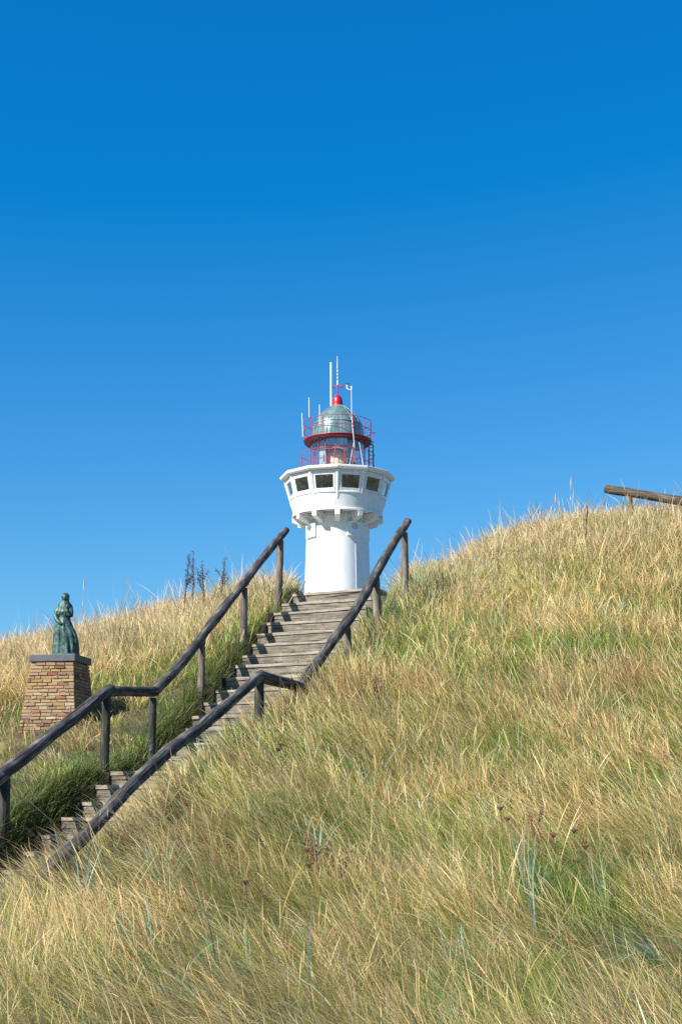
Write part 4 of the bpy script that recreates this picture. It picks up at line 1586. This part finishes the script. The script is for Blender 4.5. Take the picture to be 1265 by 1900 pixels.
# dock like stalks with dark seed whorls
def dock(px, ytop, ybot, Y, lab, cols_, r0=.011, branches=0, dx=0, grp='dark seed stalks on the crest'):
    p0 = at(px, ybot, Y); p1 = at(px + dx, ytop, Y)
    root = Vector((p0.x, p0.y, min(p0.z, float(gz(p0.x, p0.y)))))
    top = p1 - root
    e = empty('dead_weed' if 'weed' in lab else 'dock_stalk', root, lab, 'dead plant', grp)
    s_ = MB(); s_.colour = (0.14, 0.085, 0.06)
    s_.tube([Vector((0, 0, 0)), top * .5 + Vector((.015, 0, 0)), top], [.006, .005, .002], 6)
    arms = [(top * .35, top)]
    for b_ in range(branches):
        a_ = top * random.uniform(.45, .7); d_ = Vector((random.uniform(-.14, .14), random.uniform(-.06, .06), random.uniform(.16, .3)))
        s_.tube([a_, a_ + d_ * .5 + Vector((0, 0, -.01)), a_ + d_], .0025, 5)
        arms.append((a_ + d_ * .3, a_ + d_))
    s_.build('stem', M['leaf'], e, colours=True)
    for (a_, b_) in arms:
        w_ = MB(); w_.colour = cols_[0]
        w_.tube([a_, b_], [.004, .002], 5)
        m__ = int((b_ - a_).length / .012)
        for k in range(m__):
            if random.random() < .25: continue
            c_ = a_.lerp(b_, k / m__)
            for j_ in range(3):
                w_.colour = tuple(q * random.uniform(.7, 1.3) for q in random.choice(cols_))
                o_ = Vector((random.gauss(0, 1), random.gauss(0, 1), random.gauss(0, .5))) * r0 * (1.1 - .6 * k / m__)
                s3 = .008
                w_.tube([c_ + o_ + Vector((0, 0, -s3)), c_ + o_, c_ + o_ + Vector((0, 0, s3))], [.001, s3 * .8, .001], 5, False)
        w_.build('seed_whorl', M['leaf'], e, colours=True)


DK = [(0.06, 0.03, 0.025), (0.10, 0.05, 0.04), (0.04, 0.025, 0.03)]
PU = [(0.09, 0.06, 0.075), (0.13, 0.085, 0.085), (0.19, 0.12, 0.09)]
dock(1083, 935, 1075, 22.2, 'dark brown dock stalk standing on the right crest, left of the log fence', DK, dx=6)
dock(338, 1026, 1095, 22.6, 'purple brown plume stalk on the left crest, leftmost of the four dark plumes', PU, .028, 4, dx=14)
dock(357, 1020, 1095, 22.9, 'shorter purple brown plume stalk, second of the four dark plumes on the left crest', PU, .022, 3, dx=2)
dock(380, 1040, 1095, 22.7, 'purple brown plume stalk, third of the four dark plumes on the left crest', PU, .028, 5, dx=-5)
dock(404, 1034, 1090, 22.5, 'purple brown plume stalk, rightmost of the four dark plumes beside the left handrail', PU, .028, 4, dx=14)


RB = [(0.34, 0.19, 0.115), (0.40, 0.24, 0.15), (0.26, 0.14, 0.09)]
for px, py, hh_, lab in ((592, 1660, 95, 'reddish brown dead weed in the middle foreground beside the slender marram tuft'),
                         (640, 1690, 90, 'reddish brown dead weed a little lower and right of the other foreground weed'),
                         (1000, 1600, 80, 'thin brown dead weed among the umbel heads of the right slope'),
                         (700, 1330, 70, 'brown dead weed in the straw right of the stair landing')):
    gx_, gy_ = ground_hit(px, py)
    dock(px, py - hh_, py + 10, gy_, lab, RB, .02, 4, dx=-8, grp='reddish dead weeds in the slope')


def tall_stem(px, ytop, ybot, Y, lab):
    p0 = at(px, ybot, Y); p1 = at(px + 3, ytop, Y)
    root = Vector((p0.x, p0.y, min(p0.z, float(gz(p0.x, p0.y)))))
    top = p1 - root
    mb = MB(); mb.colour = (0.50, 0.42, 0.30)
    mb.tube([Vector((0, 0, 0)), top * .6 + Vector((-.01, 0, 0)), top], [.005, .004, .003], 6)
    mb.colour = (0.58, 0.50, 0.38)
    l_ = top.length
    for f0, f1 in ((.80, 1.0), (.62, .70)):
        mb.tube([top * f0, top * ((f0 + f1) / 2), top * f1], [.003, .013, .002], 7)
    o = mb.build('tall_grass_stem', M['leaf'], None, loc=root, colours=True)
    tag(o, lab, 'grass stem', 'single tall stems above the crest')


tall_stem(1056, 883, 985, 22.6, 'tall pale grass stem rising highest above the right crest, left of the fence')
tall_stem(154, 1072, 1150, 23.6, 'tall pale grass stem rising above the left crest just right of the statue head')
tall_stem(1027, 915, 985, 22.8, 'thin pale grass stem left of the highest one on the right crest')

# crest shrubs by the stair head
def shrub(cx_, cy_, rx, ry, h, n_, cols_, lab):
    z0 = float(gz(cx_, cy_))
    e = empty('shrub', (cx_, cy_, z0), lab, 'shrub', 'low shrubs at the stair head')
    tw_ = MB(); tw_.colour = (.06, .045, .03)
    lf_ = MB()
    for i in range(26):
        a = random.uniform(0, 6.283); r = math.sqrt(random.random())
        hh_ = h * (1 - .55 * r * r) * random.uniform(.7, 1.15)
        p1 = Vector((rx * r * math.cos(a), ry * r * math.sin(a), hh_))
        tw_.tube([Vector((p1.x * .3, p1.y * .3, -.05)), p1 * .6, p1], [.006, .004, .002], 5)
        for k in range(n_ // 26):
            c_ = p1 * random.uniform(.35, 1.02) + Vector((random.gauss(0, .045), random.gauss(0, .045), random.gauss(0, .03)))
            d = Vector((random.gauss(0, 1), random.gauss(0, 1), random.gauss(0, 1) + .4)).normalized()
            u_ = d.cross(Vector((random.random(), random.random(), random.random()))).normalized()
            l_ = random.uniform(.012, .026)
            lf_.colour = tuple(q * random.uniform(.75, 1.25) for q in random.choice(cols_))
            lf_.add([c_, c_ + d * l_ * .5 + u_ * l_ * .3, c_ + d * l_, c_ + d * l_ * .5 - u_ * l_ * .3], [(0, 1, 2, 3)])
    tw_.build('twigs', M['leaf'], e, colours=True)
    lf_.build('foliage', M['leaf'], e, colours=True)


q = at(590, 1110, 23.6)
shrub(q.x, q.y, .55, .35, .42, 5200, [(0.09, 0.13, 0.035), (0.13, 0.16, 0.05), (0.18, 0.15, 0.06)], 'low olive green shrub in front of the foot of the lighthouse')
q = at(540, 1112, 22.3)
shrub(q.x, q.y, .22, .25, .38, 4300, [(0.035, 0.06, 0.02), (0.05, 0.08, 0.03), (0.08, 0.06, 0.03)], 'dark green shrub beside the top left post of the stairs')
